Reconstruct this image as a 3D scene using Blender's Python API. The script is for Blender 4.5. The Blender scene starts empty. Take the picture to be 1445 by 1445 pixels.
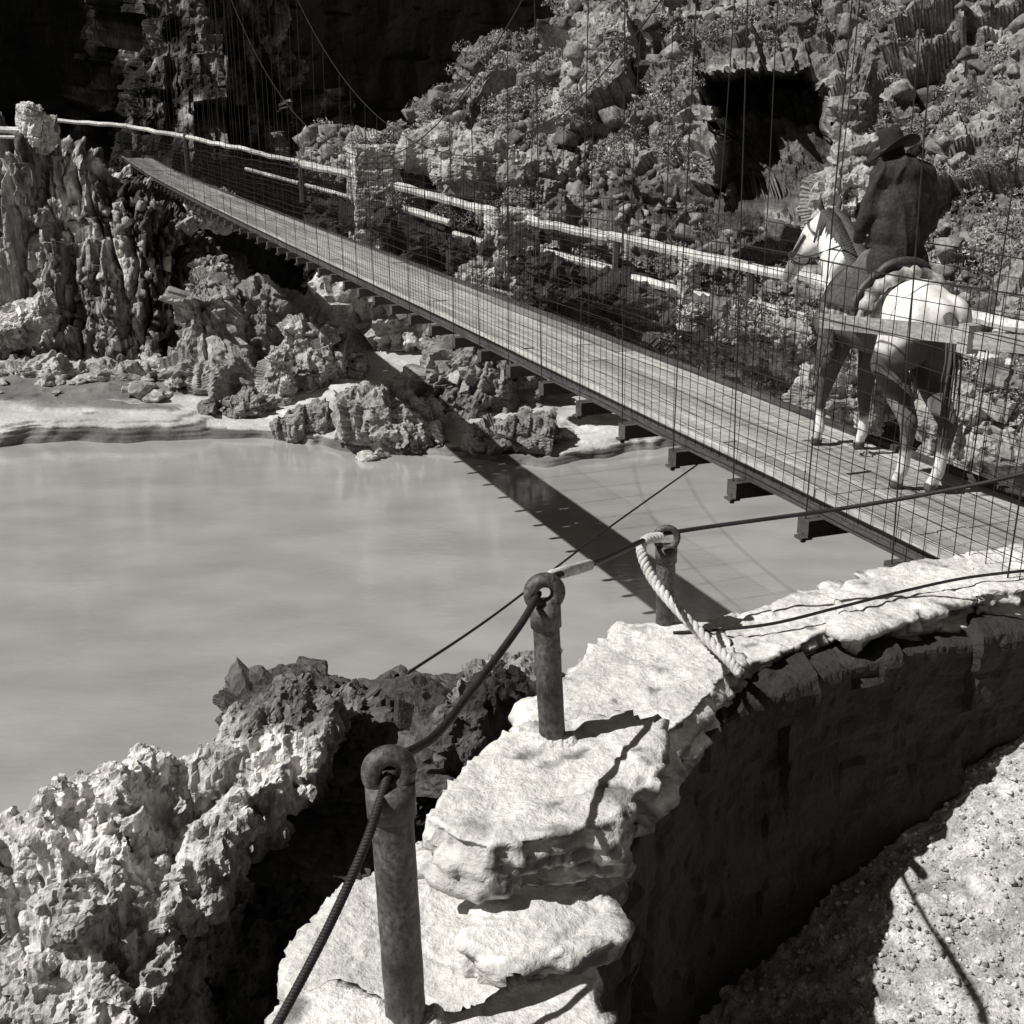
import bpy, math, random
import numpy as np
from mathutils import Vector, Matrix

random.seed(7)
rng = np.random.default_rng(7)
sc = bpy.context.scene
COL = sc.collection

# ------------------------------------------------------------------ image coordinates
# The photographer's eye is EYE m above the river; most positions below are
# image pixels given a chosen depth or height, turned into world coordinates (x right, y ahead, z up).
EYE = 10.0
F, CX, HOR = 1744.0, 722.5, 150.0
PITCH = math.atan((CX - HOR) / F)
CP, SP = math.cos(PITCH), math.sin(PITCH)

def _ray(px, py):
    X = (px - CX) / F; Y = -(py - CX) / F
    return np.array([X, CP + Y * SP, -SP + Y * CP])

def atd(px, py, d):
    r = _ray(px, py); p = r * (d / r[1]); return np.array([p[0], p[1], p[2] + EYE])

def atz(px, py, z):               # z relative to the eye
    r = _ray(px, py); p = r * (z / r[2]); return np.array([p[0], p[1], p[2] + EYE])

TH = math.radians(21.0)
DR = np.array([-math.sin(TH), math.cos(TH)]); NR = np.array([math.cos(TH), math.sin(TH)])

# ------------------------------------------------------------------ noise
def _hash(ix, iy, iz, seed):
    h = (ix.astype(np.int64) * 374761393 + iy.astype(np.int64) * 668265263 + iz.astype(np.int64) * 2147483647 + seed * 1274126177) & 0xffffffff
    h = ((h ^ (h >> 13)) * 1274126177) & 0xffffffff
    h = ((h ^ (h >> 16)) * 2246822519) & 0xffffffff
    h = h ^ (h >> 15)
    return (h & 0xffffff) / float(0xffffff)

def vnoise(P, seed=0):
    i = np.floor(P).astype(np.int64); f = P - i; f = f * f * f * (f * (f * 6 - 15) + 10)
    r = 0
    for dx in (0, 1):
        for dy in (0, 1):
            for dz in (0, 1):
                w = (f[:, 0] if dx else 1 - f[:, 0]) * (f[:, 1] if dy else 1 - f[:, 1]) * (f[:, 2] if dz else 1 - f[:, 2])
                r = r + w * _hash(i[:, 0] + dx, i[:, 1] + dy, i[:, 2] + dz, seed)
    return r * 2 - 1

def fbm(P, octv=4, seed=0, gain=.5):
    a, r, s = 1., 0, 1.
    for o in range(octv):
        r = r + a * vnoise(P * s + 17.3 * o, seed + o); a *= gain; s *= 2.03
    return r

def facet(P, seed=0, tilt=.6):
    """blocky fracture: every Voronoi cell is a plate with its own offset and tilt"""
    i = np.floor(P).astype(np.int64)
    best = np.full(len(P), 1e9); val = np.zeros(len(P)); second = np.full(len(P), 1e9)
    for dx in (-1, 0, 1):
        for dy in (-1, 0, 1):
            for dz in (-1, 0, 1):
                c = i + np.array([dx, dy, dz])
                q = np.stack([_hash(c[:, 0], c[:, 1], c[:, 2], seed + k) for k in range(3)], 1) + c
                v = P - q; d = (v * v).sum(1)
                t = np.stack([_hash(c[:, 0], c[:, 1], c[:, 2], seed + 10 + k) for k in range(3)], 1) * 2 - 1
                h = _hash(c[:, 0], c[:, 1], c[:, 2], seed + 20) * 2 - 1
                m = d < best
                second = np.where(m, best, np.minimum(second, d))
                val = np.where(m, h * .5 + tilt * (t * v).sum(1), val)
                best = np.where(m, d, best)
    return val, np.sqrt(second) - np.sqrt(best)

def chip(P, seed=0, tilt=1.0, bulge=.2):
    """continuous broken surface: lower envelope of tilted plates, one per cell; creases where plates meet"""
    i = np.floor(P).astype(np.int64); val = np.full(len(P), 1e9)
    for dx in (-1, 0, 1):
        for dy in (-1, 0, 1):
            for dz in (-1, 0, 1):
                c = i + np.array([dx, dy, dz])
                q = np.stack([_hash(c[:, 0], c[:, 1], c[:, 2], seed + k) for k in range(3)], 1) + c
                v = P - q; t = np.stack([_hash(c[:, 0], c[:, 1], c[:, 2], seed + 10 + k) for k in range(3)], 1) * 2 - 1
                h = _hash(c[:, 0], c[:, 1], c[:, 2], seed + 20) * .5
                val = np.minimum(val, h + tilt * (t * v).sum(1) + bulge * (v * v).sum(1))
    return val - val.mean()

def chipdisp(scales, seed=0, stretch=(1, 1, 1), rough=0., rs=6., yawz=0.):
    """scales: (cell size, amplitude, +1 sharp ridges / -1 sharp crevices)"""
    def fn(V, N):
        c_, s_ = math.cos(yawz), math.sin(yawz); W0 = V @ np.array([[c_, 0, -s_], [0, 1, 0], [s_, 0, c_]])
        W = W0 / np.array(stretch); d = 0
        for k, (size, amp, sg) in enumerate(scales): d = d + sg * amp * chip(W / size + 3.7 * k, seed + 37 * k)
        if rough: d = d + rough * fbm(V * rs, 3, seed + 7)
        return d
    return fn

# ------------------------------------------------------------------ mesh helpers
def new_obj(name, me, m=None, parent=None):
    o = bpy.data.objects.new(name, me); COL.objects.link(o)
    if m is not None:
        me.materials.clear(); me.materials.append(m)
    if parent is not None: o.parent = parent
    return o

def mesh_from(V, Fc, smooth=True, tone=None, name='mesh'):
    me = bpy.data.meshes.new(name)
    V = np.asarray(V, float)
    if isinstance(Fc, np.ndarray):
        n, k = Fc.shape
        me.vertices.add(len(V)); me.vertices.foreach_set('co', V.astype(np.float32).ravel())
        me.loops.add(n * k); me.loops.foreach_set('vertex_index', Fc.astype(np.int32).ravel())
        me.polygons.add(n); me.polygons.foreach_set('loop_start', (np.arange(n) * k).astype(np.int32))
        me.update(calc_edges=True)
    else:
        me.from_pydata(V.tolist(), [], Fc)
    if smooth: me.polygons.foreach_set('use_smooth', np.ones(len(me.polygons), bool))
    if tone is not None: set_tone(me, tone)
    me.update()
    return me

def set_tone(me, tone):
    a = me.attributes.new('tone', 'FLOAT', 'POINT')
    a.data.foreach_set('value', np.asarray(tone, np.float32))

def co(me):
    a = np.zeros(len(me.vertices) * 3, np.float32); me.vertices.foreach_get('co', a); return a.reshape(-1, 3).astype(float)

def nrm(me):
    a = np.zeros(len(me.vertices) * 3, np.float32); me.vertices.foreach_get('normal', a); return a.reshape(-1, 3).astype(float)

class MB:
    def __init__(s): s.v = []; s.f = []; s.n = 0; s.t = []
    def add(s, V, Fc, tone=1.):
        s.f += [tuple(int(i) + s.n for i in f) for f in Fc]; V = [tuple(map(float, p)) for p in V]; s.v += V; s.n += len(V); s.t += [tone] * len(V)
    def box(s, c, size, R=None, tone=1.):
        c = np.array(c, float); h = np.array(size, float) / 2
        P = np.array([[x, y, z] for x in (-1, 1) for y in (-1, 1) for z in (-1, 1)]) * h
        if R is not None: P = P @ np.array(R).T
        s.add(P + c, [(0, 1, 3, 2), (4, 6, 7, 5), (0, 4, 5, 1), (2, 3, 7, 6), (0, 2, 6, 4), (1, 5, 7, 3)], tone)
    def bar(s, a, b, w, h, tone=1.):
        a = np.array(a, float); b = np.array(b, float); d = b - a; L = np.linalg.norm(d); d /= L
        x = np.cross(d, [0, 0, 1.]); x /= np.linalg.norm(x); z = np.cross(x, d)
        s.box((a + b) / 2, (w, L, h), np.stack([x, d, z], 1), tone)
    def tube(s, pts, r, n=8, cap=True, tone=1.):
        pts = [np.array(p, float) for p in pts]
        rs = [r] * len(pts) if np.isscalar(r) else list(r)
        V = []; prev = None
        for i, p in enumerate(pts):
            d = pts[min(i + 1, len(pts) - 1)] - pts[max(i - 1, 0)]; d = d / (np.linalg.norm(d) + 1e-9)
            if prev is None:
                u = np.cross(d, [0, 0, 1.] if abs(d[2]) < .9 else [1., 0, 0])
            else: u = prev - d * (prev @ d)
            u /= np.linalg.norm(u) + 1e-9; prev = u; w = np.cross(d, u)
            for k in range(n):
                a = 2 * math.pi * k / n; V.append(p + rs[i] * (math.cos(a) * u + math.sin(a) * w))
        Fc = []
        for i in range(len(pts) - 1):
            for k in range(n):
                Fc.append((i * n + k, i * n + (k + 1) % n, (i + 1) * n + (k + 1) % n, (i + 1) * n + k))
        if cap: Fc += [tuple(range(n))[::-1], tuple(range((len(pts) - 1) * n, len(pts) * n))]
        s.add(V, Fc, tone)
    def ball(s, c, r, n=12, m=8, sc_=(1, 1, 1)):
        V = [np.array([0, 0, 1.])]
        for i in range(1, m):
            a = math.pi * i / m
            for k in range(n): V.append(np.array([math.sin(a) * math.cos(2 * math.pi * k / n), math.sin(a) * math.sin(2 * math.pi * k / n), math.cos(a)]))
        V.append(np.array([0, 0, -1.])); Fc = []
        for k in range(n): Fc.append((0, 1 + k, 1 + (k + 1) % n)); Fc.append((len(V) - 1, 1 + (m - 2) * n + (k + 1) % n, 1 + (m - 2) * n + k))
        for i in range(m - 2):
            for k in range(n): Fc.append((1 + i * n + k, 1 + (i + 1) * n + k, 1 + (i + 1) * n + (k + 1) % n, 1 + i * n + (k + 1) % n))
        s.add([np.array(c) + r * np.array(sc_) * v for v in V], Fc)
    def limb(s, chain, n=12):
        """tapered chain of overlapping balls and frusta, to be fused by remesh"""
        for p in chain: s.ball(p[:3], p[3], n, 8)
        for a, b in zip(chain[:-1], chain[1:]): s.tube([a[:3], b[:3]], [a[3], b[3]], n)
    def build(s, name, m=None, parent=None, smooth=False, tone=False):
        me = mesh_from(s.v, s.f, smooth, s.t if tone else None, name)
        return new_obj(name, me, m, parent)

def fuse(mb, voxel, smooth=4, fac=.5):
    """one continuous skin over a set of overlapping volumes"""
    o = new_obj('scratch', mesh_from(mb.v, mb.f, False))
    r = o.modifiers.new('r', 'REMESH'); r.mode = 'VOXEL'; r.voxel_size = voxel; r.use_smooth_shade = True
    if smooth:
        k = o.modifiers.new('s', 'SMOOTH'); k.iterations = smooth; k.factor = fac
    dg = bpy.context.evaluated_depsgraph_get(); dg.update()
    me = bpy.data.meshes.new_from_object(o.evaluated_get(dg), depsgraph=dg)
    bpy.data.objects.remove(o); me.name = 'skin'
    me.polygons.foreach_set('use_smooth', np.ones(len(me.polygons), bool))
    return me

def displace(me, fn, flat=True):
    if flat: me.polygons.foreach_set('use_smooth', np.zeros(len(me.polygons), bool))
    V = co(me); N = nrm(me); d = fn(V, N)
    V = V + (N * d[:, None] if d.ndim == 1 else d)
    me.vertices.foreach_set('co', V.astype(np.float32).ravel()); me.update()
    return V

def catmull(A, n):
    """resample control rows (k,...) to n samples"""
    A = np.asarray(A, float); k = len(A); t = np.linspace(0, k - 1, n); i = np.minimum(t.astype(int), k - 2); f = (t - i).reshape((-1,) + (1,) * (A.ndim - 1))
    p0 = A[np.maximum(i - 1, 0)]; p1 = A[i]; p2 = A[i + 1]; p3 = A[np.minimum(i + 2, k - 1)]
    return .5 * (2 * p1 + (p2 - p0) * f + (2 * p0 - 5 * p1 + 4 * p2 - p3) * f * f + (3 * p1 - p0 - 3 * p2 + p3) * f ** 3)

def sheet(ctrl, nu, nv, flip=False):
    A = np.array(ctrl, float)                       # rows, cols, k
    G = catmull(A, nv); G = np.swapaxes(catmull(np.swapaxes(G, 0, 1), nu), 0, 1)   # nv, nu, k
    idx = np.arange(nu * nv).reshape(nv, nu)
    q = np.stack([idx[:-1, :-1], idx[:-1, 1:], idx[1:, 1:], idx[1:, :-1]], -1).reshape(-1, 4)
    if flip: q = q[:, ::-1]
    return G.reshape(-1, G.shape[-1]), q

def rockdisp(scales, seed=0, stretch=(1, 1, 1), rough=.0, rs=6., tilt=.8):
    def fn(V, N):
        d = 0
        W = V / np.array(stretch) + .12 * np.stack([fbm(V * .7 + 5 * k, 2, seed + 50 + k) for k in range(3)], 1) * scales[0][0]
        for k, (size, amp) in enumerate(scales):
            v, e = facet(W / size + 3.1 * k, seed + 31 * k, tilt)
            d = d + .5 * amp * v - amp * .12 * np.exp(-(e / .05) ** 2)
        if rough: d = d + rough * fbm(V * rs, 3, seed + 7)
        return d
    return fn

def _cube(k):
    idx = {}; V = []; Fc = []
    def vid(p):
        if p not in idx: idx[p] = len(V); V.append(p)
        return idx[p]
    for ax in range(3):
        for sd in (0, k):
            for i in range(k):
                for j in range(k):
                    q = []
                    for a, b in ((i, j), (i + 1, j), (i + 1, j + 1), (i, j + 1)):
                        p = [0, 0, 0]; p[ax] = sd; p[(ax + 1) % 3] = a; p[(ax + 2) % 3] = b; q.append(vid(tuple(p)))
                    Fc.append(q if sd else q[::-1])
    return np.array(V, float) / k, np.array(Fc)

def blocks(P, N, n, lo, hi, aspect, seed, k=4, sink=.3, jit=.18, rot=.25, yaw=0., rough=.06, tone=1., tvar=.3, pick=None, tilt=0., out=.1):
    """n angular joint blocks bedded in a surface, following one set of joints"""
    r = np.random.default_rng(seed); C, Q = _cube(k); nv = len(C)
    ids = r.choice(pick if pick is not None else np.arange(len(P)), n)
    AV = np.empty((n, nv, 3)); T = np.empty((n, nv))
    U = np.array([[1 - C[:, 0], C[:, 0]], [1 - C[:, 1], C[:, 1]], [1 - C[:, 2], C[:, 2]]])
    for b in range(n):
        s = lo * (hi / lo) ** r.random(); dm = s * np.array(aspect) * r.uniform(.7, 1.3, 3)
        cor = np.array([[x, y, z] for x in (-.5, .5) for y in (-.5, .5) for z in (-.5, .5)]) * (1 + 0) + r.uniform(-jit, jit, (8, 3))
        v = 0; q = 0
        for x in (0, 1):
            for y in (0, 1):
                for z in (0, 1):
                    v = v + (U[0, x] * U[1, y] * U[2, z])[:, None] * cor[q]; q += 1
        cc = (C - .5) * 2; rad = np.linalg.norm(cc, axis=1); v = v * (1 - .10 * np.clip(rad - 1.2, 0, 1))[:, None]
        v = v * dm
        e = Matrix.Rotation(yaw + r.normal(0, rot), 3, 'Z') @ Matrix.Rotation(tilt + r.normal(0, rot), 3, 'Y') @ Matrix.Rotation(r.normal(0, rot), 3, 'X')
        v = v @ np.array(e).T + P[ids[b]] + N[ids[b]] * s * r.uniform(-sink, out)
        AV[b] = v; T[b] = tone * r.uniform(1 - tvar, 1 + tvar)
    AV = AV.reshape(-1, 3)
    if rough: AV = AV + lo * rough * np.stack([fbm(AV / lo * 1.6 + 7 * a, 3, seed + a) for a in range(3)], 1)
    Fq = (Q[None] + (np.arange(n) * nv)[:, None, None]).reshape(-1, 4)
    return AV, Fq, T.ravel()

def fused_rock(parts, voxel, scales, seed, stretch=(1, 1, 1), rough=0., rs=6., smooth=1):
    Vs = np.concatenate([p[0] for p in parts]); o = 0; Fs = []
    for v, f, t in parts: Fs.append(np.asarray(f) + o); o += len(v)
    mb = MB(); mb.v, mb.f = Vs.tolist(), np.concatenate(Fs).tolist()
    me = fuse(mb, voxel, smooth, .4)
    displace(me, rockdisp(scales, seed, stretch, rough, rs))
    q = np.array([list(p.vertices) if len(p.vertices) == 4 else list(p.vertices) + [p.vertices[-1]] for p in me.polygons])
    return co(me), q, me

def merged(parts, name='rock'):
    Vs, Fs, Ts = [], [], []; o = 0
    for v, f, t in parts: Vs.append(v); Fs.append(np.asarray(f) + o); Ts.append(t); o += len(v)
    return mesh_from(np.concatenate(Vs), np.concatenate(Fs), False, np.concatenate(Ts), name)

def solid(V, Q, off):
    """close a sheet into a volume by a second skin behind it"""
    n = len(V); V2 = V + np.array(off); F2 = Q[:, ::-1] + n
    e = {}
    for f in Q:
        for a, b in zip(f, np.roll(f, -1)):
            if (b, a) in e: del e[(b, a)]
            else: e[(a, b)] = 1
    side = np.array([(b, a, a + n, b + n) for a, b in e])
    return mesh_from(np.concatenate([V, V2]), np.concatenate([Q, F2, side]), False)

def remesh(me, voxel, smooth=0):
    o = new_obj('scratch', me); r = o.modifiers.new('r', 'REMESH'); r.mode = 'VOXEL'; r.voxel_size = voxel
    if smooth: k = o.modifiers.new('s', 'SMOOTH'); k.iterations = smooth; k.factor = .5
    dg = bpy.context.evaluated_depsgraph_get(); dg.update(); m2 = bpy.data.meshes.new_from_object(o.evaluated_get(dg), depsgraph=dg)
    bpy.data.objects.remove(o); m2.polygons.foreach_set('use_smooth', np.zeros(len(m2.polygons), bool)); return m2

def tag(o, label=None, cat=None, group=None, kind=None):
    if label: o['label'] = label
    if cat: o['category'] = cat
    if group: o['group'] = group
    if kind: o['kind'] = kind
    return o

def empty(name, loc=(0, 0, 0), rz=0., **k):
    o = bpy.data.objects.new(name, None); COL.objects.link(o); o.location = loc; o.rotation_euler = (0, 0, rz); o.empty_display_size = .2
    return tag(o, **k)

# ------------------------------------------------------------------ materials
WARM = (1.0, .982, .945)
def mat(name, base=.3, var=.35, scale=3., fine=25., bump=.3, bdist=.02, rough=.85, tone=False, metal=0., spec=.3, stretch=(1, 1, 1), crack=0., warm=WARM, contrast=1.):
    m = bpy.data.materials.new(name); m.use_nodes = True; nt = m.node_tree; N = nt.nodes; L = nt.links
    b = N['Principled BSDF']; b.inputs['Roughness'].default_value = rough; b.inputs['Metallic'].default_value = metal
    b.inputs['Specular IOR Level'].default_value = spec
    tc = N.new('ShaderNodeTexCoord'); mp = N.new('ShaderNodeMapping'); mp.inputs['Scale'].default_value = stretch; L.new(tc.outputs['Object'], mp.inputs['Vector'])
    def noise(s, det):
        n = N.new('ShaderNodeTexNoise'); n.inputs['Scale'].default_value = s; n.inputs['Detail'].default_value = det; n.inputs['Roughness'].default_value = .62; L.new(mp.outputs[0], n.inputs['Vector']); return n.outputs['Fac']
    def rng_(x, lo, hi, a=.3, z=.7):
        r = N.new('ShaderNodeMapRange'); r.inputs[1].default_value = a; r.inputs[2].default_value = z; r.inputs[3].default_value = lo; r.inputs[4].default_value = hi; L.new(x, r.inputs[0]); return r.outputs[0]
    def mul(a, c):
        x = N.new('ShaderNodeMath'); x.operation = 'MULTIPLY'; L.new(a, x.inputs[0])
        if isinstance(c, float): x.inputs[1].default_value = c
        else: L.new(c, x.inputs[1])
        return x.outputs[0]
    n1 = noise(scale, 4.); n2 = noise(fine, 5.)
    v = mul(rng_(n1, 1 - var, 1 + var), rng_(n2, 1 - var, 1 + var))
    v = mul(v, float(base))
    h = n2
    if crack:
        vo = N.new('ShaderNodeTexVoronoi'); vo.feature = 'DISTANCE_TO_EDGE'; vo.inputs['Scale'].default_value = scale * 1.7; L.new(mp.outputs[0], vo.inputs['Vector'])
        ck = rng_(vo.outputs['Distance'], 1 - crack, 1., .0, .06); v = mul(v, ck)
    if tone:
        at = N.new('ShaderNodeAttribute'); at.attribute_name = 'tone'; v = mul(v, at.outputs['Fac'])
    cmb = N.new('ShaderNodeCombineColor')
    for i, w in enumerate(warm):
        L.new(mul(v, float(w)), cmb.inputs[i])
    L.new(cmb.outputs[0], b.inputs['Base Color'])
    if bump:
        bp = N.new('ShaderNodeBump'); bp.inputs['Strength'].default_value = bump; bp.inputs['Distance'].default_value = bdist; L.new(h, bp.inputs['Height']); L.new(bp.outputs[0], b.inputs['Normal'])
    return m

M = {}
M['cliff'] = mat('cliff_rock', .31, .6, .9, 7., .8, .14, tone=True, stretch=(1, 1, .22))
M['hill'] = mat('hill_earth', .22, .5, .7, 8., .6, .1, tone=True)
M['crag'] = mat('crag_rock', .38, .5, 2.6, 26., .8, .03, tone=True, stretch=(1, 1, .4))
M['boulder'] = mat('boulder_rock', .42, .4, 1.2, 12., .6, .06, tone=True)
M['slab'] = mat('limestone', .68, .22, 3., 30., .9, .02, tone=True)
M['sand'] = mat('river_sand', .5, .22, .5, 9., .4, .05, tone=True)
M['path'] = mat('gravel', .50, .45, 5., 70., .8, .02, tone=True)
M['leaf'] = mat('leaf', .16, .4, 1., 6., 0, tone=True, spec=.4, rough=.6)
M['plank'] = mat('weathered_plank', .36, .35, 2., 20., .4, .006, stretch=(6, .35, 6), tone=True)
M['timber'] = mat('dark_timber', .07, .4, 2., 20., .4, .006, stretch=(4, .5, 4))
M['rail'] = mat('weathered_log', .55, .35, 1.2, 14., .5, .01)
M['hand'] = mat('grey_board', .3, .4, 2., 20., .4, .006, stretch=(4, 1, 4))
M['wire'] = mat('dark_wire', .025, .3, 3., 30., 0, rough=.6)
M['iron'] = mat('rusty_iron', .07, .8, 8., 60., .9, .005, stretch=(1, 1, .8), rough=.55, spec=.5)
M['cable'] = mat('dark_cable', .02, .4, 10., 120., .3, .002, rough=.6)
M['rope'] = mat('hemp_rope', .52, .3, 12., 120., .5, .003)
M['horse'] = mat('horse_coat', .74, .14, 5., 70., .35, .004, tone=True, rough=.85, spec=.15)
M['hair'] = mat('horse_hair', .08, .4, 4., 60., .4, .004, stretch=(8, 8, 1))
M['hoof'] = mat('hoof', .09, .3, 8., 50., .1, .002)
M['leather'] = mat('dark_leather', .06, .4, 5., 40., .3, .003, rough=.5, spec=.4)
M['blanket'] = mat('saddle_blanket', .3, .5, 4., 30., .4, .006, tone=True)
M['jacket'] = mat('dark_jacket', .034, .5, 6., 40., .6, .012)
M['chaps'] = mat('worn_chaps', .13, .4, 5., 40., .4, .005)
M['hat'] = mat('felt_hat', .018, .3, 6., 50., .2, .003)
M['skin'] = mat('skin', .3, .1, 5., 50., .1, .002)
M['cloth'] = mat('white_cloth', .8, .08, 6., 60., .2, .003)

def water_mat():
    m = bpy.data.materials.new('silty_water'); m.use_nodes = True; nt = m.node_tree; N = nt.nodes; L = nt.links; b = N['Principled BSDF']
    tc = N.new('ShaderNodeTexCoord'); mp = N.new('ShaderNodeMapping'); mp.inputs['Scale'].default_value = (.6, 1, 1); L.new(tc.outputs['Object'], mp.inputs[0])
    n = N.new('ShaderNodeTexNoise'); n.inputs['Scale'].default_value = .7; n.inputs['Detail'].default_value = 10; L.new(mp.outputs[0], n.inputs['Vector'])
    n2 = N.new('ShaderNodeTexNoise'); n2.inputs['Scale'].default_value = 7.; n2.inputs['Detail'].default_value = 5; L.new(mp.outputs[0], n2.inputs['Vector'])
    r = N.new('ShaderNodeMapRange'); r.inputs[1].default_value = .3; r.inputs[2].default_value = .7; r.inputs[3].default_value = .33; r.inputs[4].default_value = .44; L.new(n.outputs['Fac'], r.inputs[0])
    cmb = N.new('ShaderNodeCombineColor')
    for i, w in enumerate(WARM):
        x = N.new('ShaderNodeMath'); x.operation = 'MULTIPLY'; x.inputs[1].default_value = w; L.new(r.outputs[0], x.inputs[0]); L.new(x.outputs[0], cmb.inputs[i])
    L.new(cmb.outputs[0], b.inputs['Base Color'])
    b.inputs['Roughness'].default_value = .03; b.inputs['IOR'].default_value = 2.6; b.inputs['Specular IOR Level'].default_value = .5
    b1 = N.new('ShaderNodeBump'); b1.inputs['Strength'].default_value = .07; b1.inputs['Distance'].default_value = .05; L.new(n.outputs['Fac'], b1.inputs['Height'])
    b2 = N.new('ShaderNodeBump'); b2.inputs['Strength'].default_value = .3; b2.inputs['Distance'].default_value = .02; L.new(n2.outputs['Fac'], b2.inputs['Height']); L.new(b1.outputs[0], b2.inputs['Normal'])
    L.new(b2.outputs[0], b.inputs['Normal'])
    return m

# ------------------------------------------------------------------ river and far bank
def grid_plane(name, x0, x1, y0, y1, z, m):
    me = mesh_from([(x0, y0, z), (x1, y0, z), (x1, y1, z), (x0, y1, z)], [(0, 1, 2, 3)], False)
    return new_obj(name, me, m)
tag(grid_plane('river_water', -120, 120, -20, 75, 0., water_mat()), kind='structure')
tag(grid_plane('river_bed', -260, 260, -120, 260, -1.5, mat('river_bed', .12, .3, .3, 3., 0)), kind='structure')

def smooth_h(x, a, b):
    t = np.clip((x - a) / (b - a), 0, 1); return t * t * (3 - 2 * t)

# sand: shoreline in image pixels, cast onto water level, then a low bank, then the flat behind
shore = [(-500, 632), (-250, 632), (-80, 632), (0, 630), (60, 626), (140, 624), (230, 622), (300, 618), (380, 620), (450, 628), (520, 640), (600, 642), (680, 650), (760, 658), (810, 652), (880, 642), (935, 634), (1000, 622), (1080, 606), (1200, 608), (1330, 620), (1480, 650), (1700, 690)]
SH = np.array([atz(x, y, -10.) for x, y in shore])
def sand_ctrl():
    rows = []
    for off, z in ((-1.2, -.8), (-.12, -.1), (.12, .25), (.5, .42), (2.2, .5), (4.5, .75), (8, 1.0), (16, 1.3), (40, 2.0), (90, 3.)):
        row = []
        for i, p in enumerate(SH):
            zz = z
            if .0 < z < .5 and i > 6: zz = z * (.35 if i > 10 else .7)
            if 0 < z < 1. and i <= 6: zz = z * 1.45
            if z >= .42 and i >= 14 and off < 6: zz = z * .7
            row.append((p[0] * (1 + off / 45.), p[1] + off, zz))
        rows.append(row)
    return rows
V, Q = sheet(sand_ctrl(), 520, 320)
near_sh = V[:, 1]
n1 = fbm(V * np.array([.35, 1.2, 1]), 4, 3); n2 = fbm(V * np.array([.12, .5, 0]) * 3, 3, 9)
land = smooth_h(V[:, 2], .0, .3)
V[:, 2] += land * (.07 * n1 + .10 * np.abs(n2)) ; V[:, 1] += .25 * fbm(V * .8, 3, 5)
q_ = .17; zt = V[:, 2] + .10 * n1 + .06 * n2; fr = zt / q_ - np.floor(zt / q_); stp = (np.floor(zt / q_) + smooth_h(fr, .0, .16)) * q_; V[:, 2] = np.where(V[:, 2] > .1, .55 * V[:, 2] + .45 * stp, V[:, 2])
st = np.sin(V[:, 2] * 40 + n1 * 2)
pxs = CX + F * V[:, 0] / (V[:, 1] * CP + (EYE - V[:, 2]) * SP)
tone = np.where(V[:, 2] < np.where(pxs < 290, .42, .22), .4 + .3 * n1, 1. + .12 * n1)
tal = smooth_h(V[:, 2] + .12 * n1, .72, .86) * (1 - smooth_h(pxs, 300, 420)); tone = tone * (1 - .68 * tal)
tag(new_obj('sand_bank', mesh_from(V, Q, True, np.clip(tone, .2, 1.3)), M['sand']), kind='structure')

from mathutils.kdtree import KDTree
_kd = KDTree(len(V))
for _i, _p in enumerate(V): _kd.insert((_p[0], _p[1], 0), _i)
_kd.balance(); SANDZ = V[:, 2].copy()
def sand_z(p): return max(0., float(SANDZ[_kd.find((p[0], p[1], 0))[1]]))
# ---- left cliff (columnar schist) below the far bridge end
def row(pts): return [atd(*p) for p in pts]
cl = [
 [(-420, 165, 60), (-250, 170, 58), (-100, 184, 56), (0, 190, 55), (80, 192, 54), (160, 238, 54), (215, 262, 55), (270, 285, 56), (340, 300, 60)],
 [(-420, 195, 50), (-250, 195, 49.5), (-100, 200, 49), (0, 205, 48.5), (80, 207, 48), (150, 250, 48), (205, 285, 48.5), (262, 312, 50), (330, 330, 57)],
 [(-420, 240, 49.2), (-250, 240, 48.8), (-100, 240, 48.4), (0, 240, 47.6), (80, 245, 47.3), (150, 278, 47.2), (215, 305, 47.6), (285, 325, 49.2), (345, 330, 57)],
 [(-420, 330, 48.6), (-250, 330, 48.), (-100, 330, 47.8), (0, 330, 47), (80, 335, 46.6), (160, 345, 46.5), (235, 360, 46.6), (305, 372, 48.2), (350, 380, 56)],
 [(-420, 420, 48.0), (-250, 420, 47.6), (-100, 420, 47.2), (0, 420, 46.4), (80, 425, 46), (160, 430, 46), (240, 435, 46.2), (315, 440, 47.6), (345, 440, 55)],
 [(-420, 500, 47.4), (-250, 500, 46.8), (-100, 500, 46.5), (0, 500, 45.8), (80, 500, 45.2), (160, 500, 45.2), (240, 500, 45.4), (315, 495, 46.6), (345, 490, 54)],
 [(-420, 530, 46.4), (-250, 530, 46), (-100, 530, 45.5), (0, 530, 44.8), (80, 530, 44.2), (160, 530, 44.2), (240, 530, 44.5), (315, 525, 45.8), (345, 515, 52)]]
V, Q = sheet([row(r) for r in cl], 620, 300, True)
me = mesh_from(V, Q); N0 = nrm(me)
def cliffd(V, N):
    wob = .4 * fbm(V * np.array([.5, .5, .3]), 3, 7)
    W = np.stack([V[:, 0] + wob, V[:, 1] * .4, V[:, 2] * .15], 1)
    a, ea = facet(W / 1.5, 21, .9); b, eb = facet(W / .7 + 3, 22, .9)
    g = .85 * a - .7 * np.exp(-(ea / .14) ** 2) + .42 * b - .3 * np.exp(-(eb / .12) ** 2)
    return g + chipdisp([(1.3, .6, 1), (.6, .36, 1), (.3, .2, 1), (.15, .08, 1)], 25, (.75, .75, 2.4), .03, 5., .06)(V, N)
displace(me, cliffd); V = co(me)
colm = fbm(V * np.array([1.5, 1.5, .18]), 3, 31)
shade = smooth_h(V[:, 0] + .7 * fbm(V * .8, 2, 4), -15.4, -12.8) * smooth_h(V[:, 2], 2.2, 4.3)      # shade under the bridge head, painted into the rock tone
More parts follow.
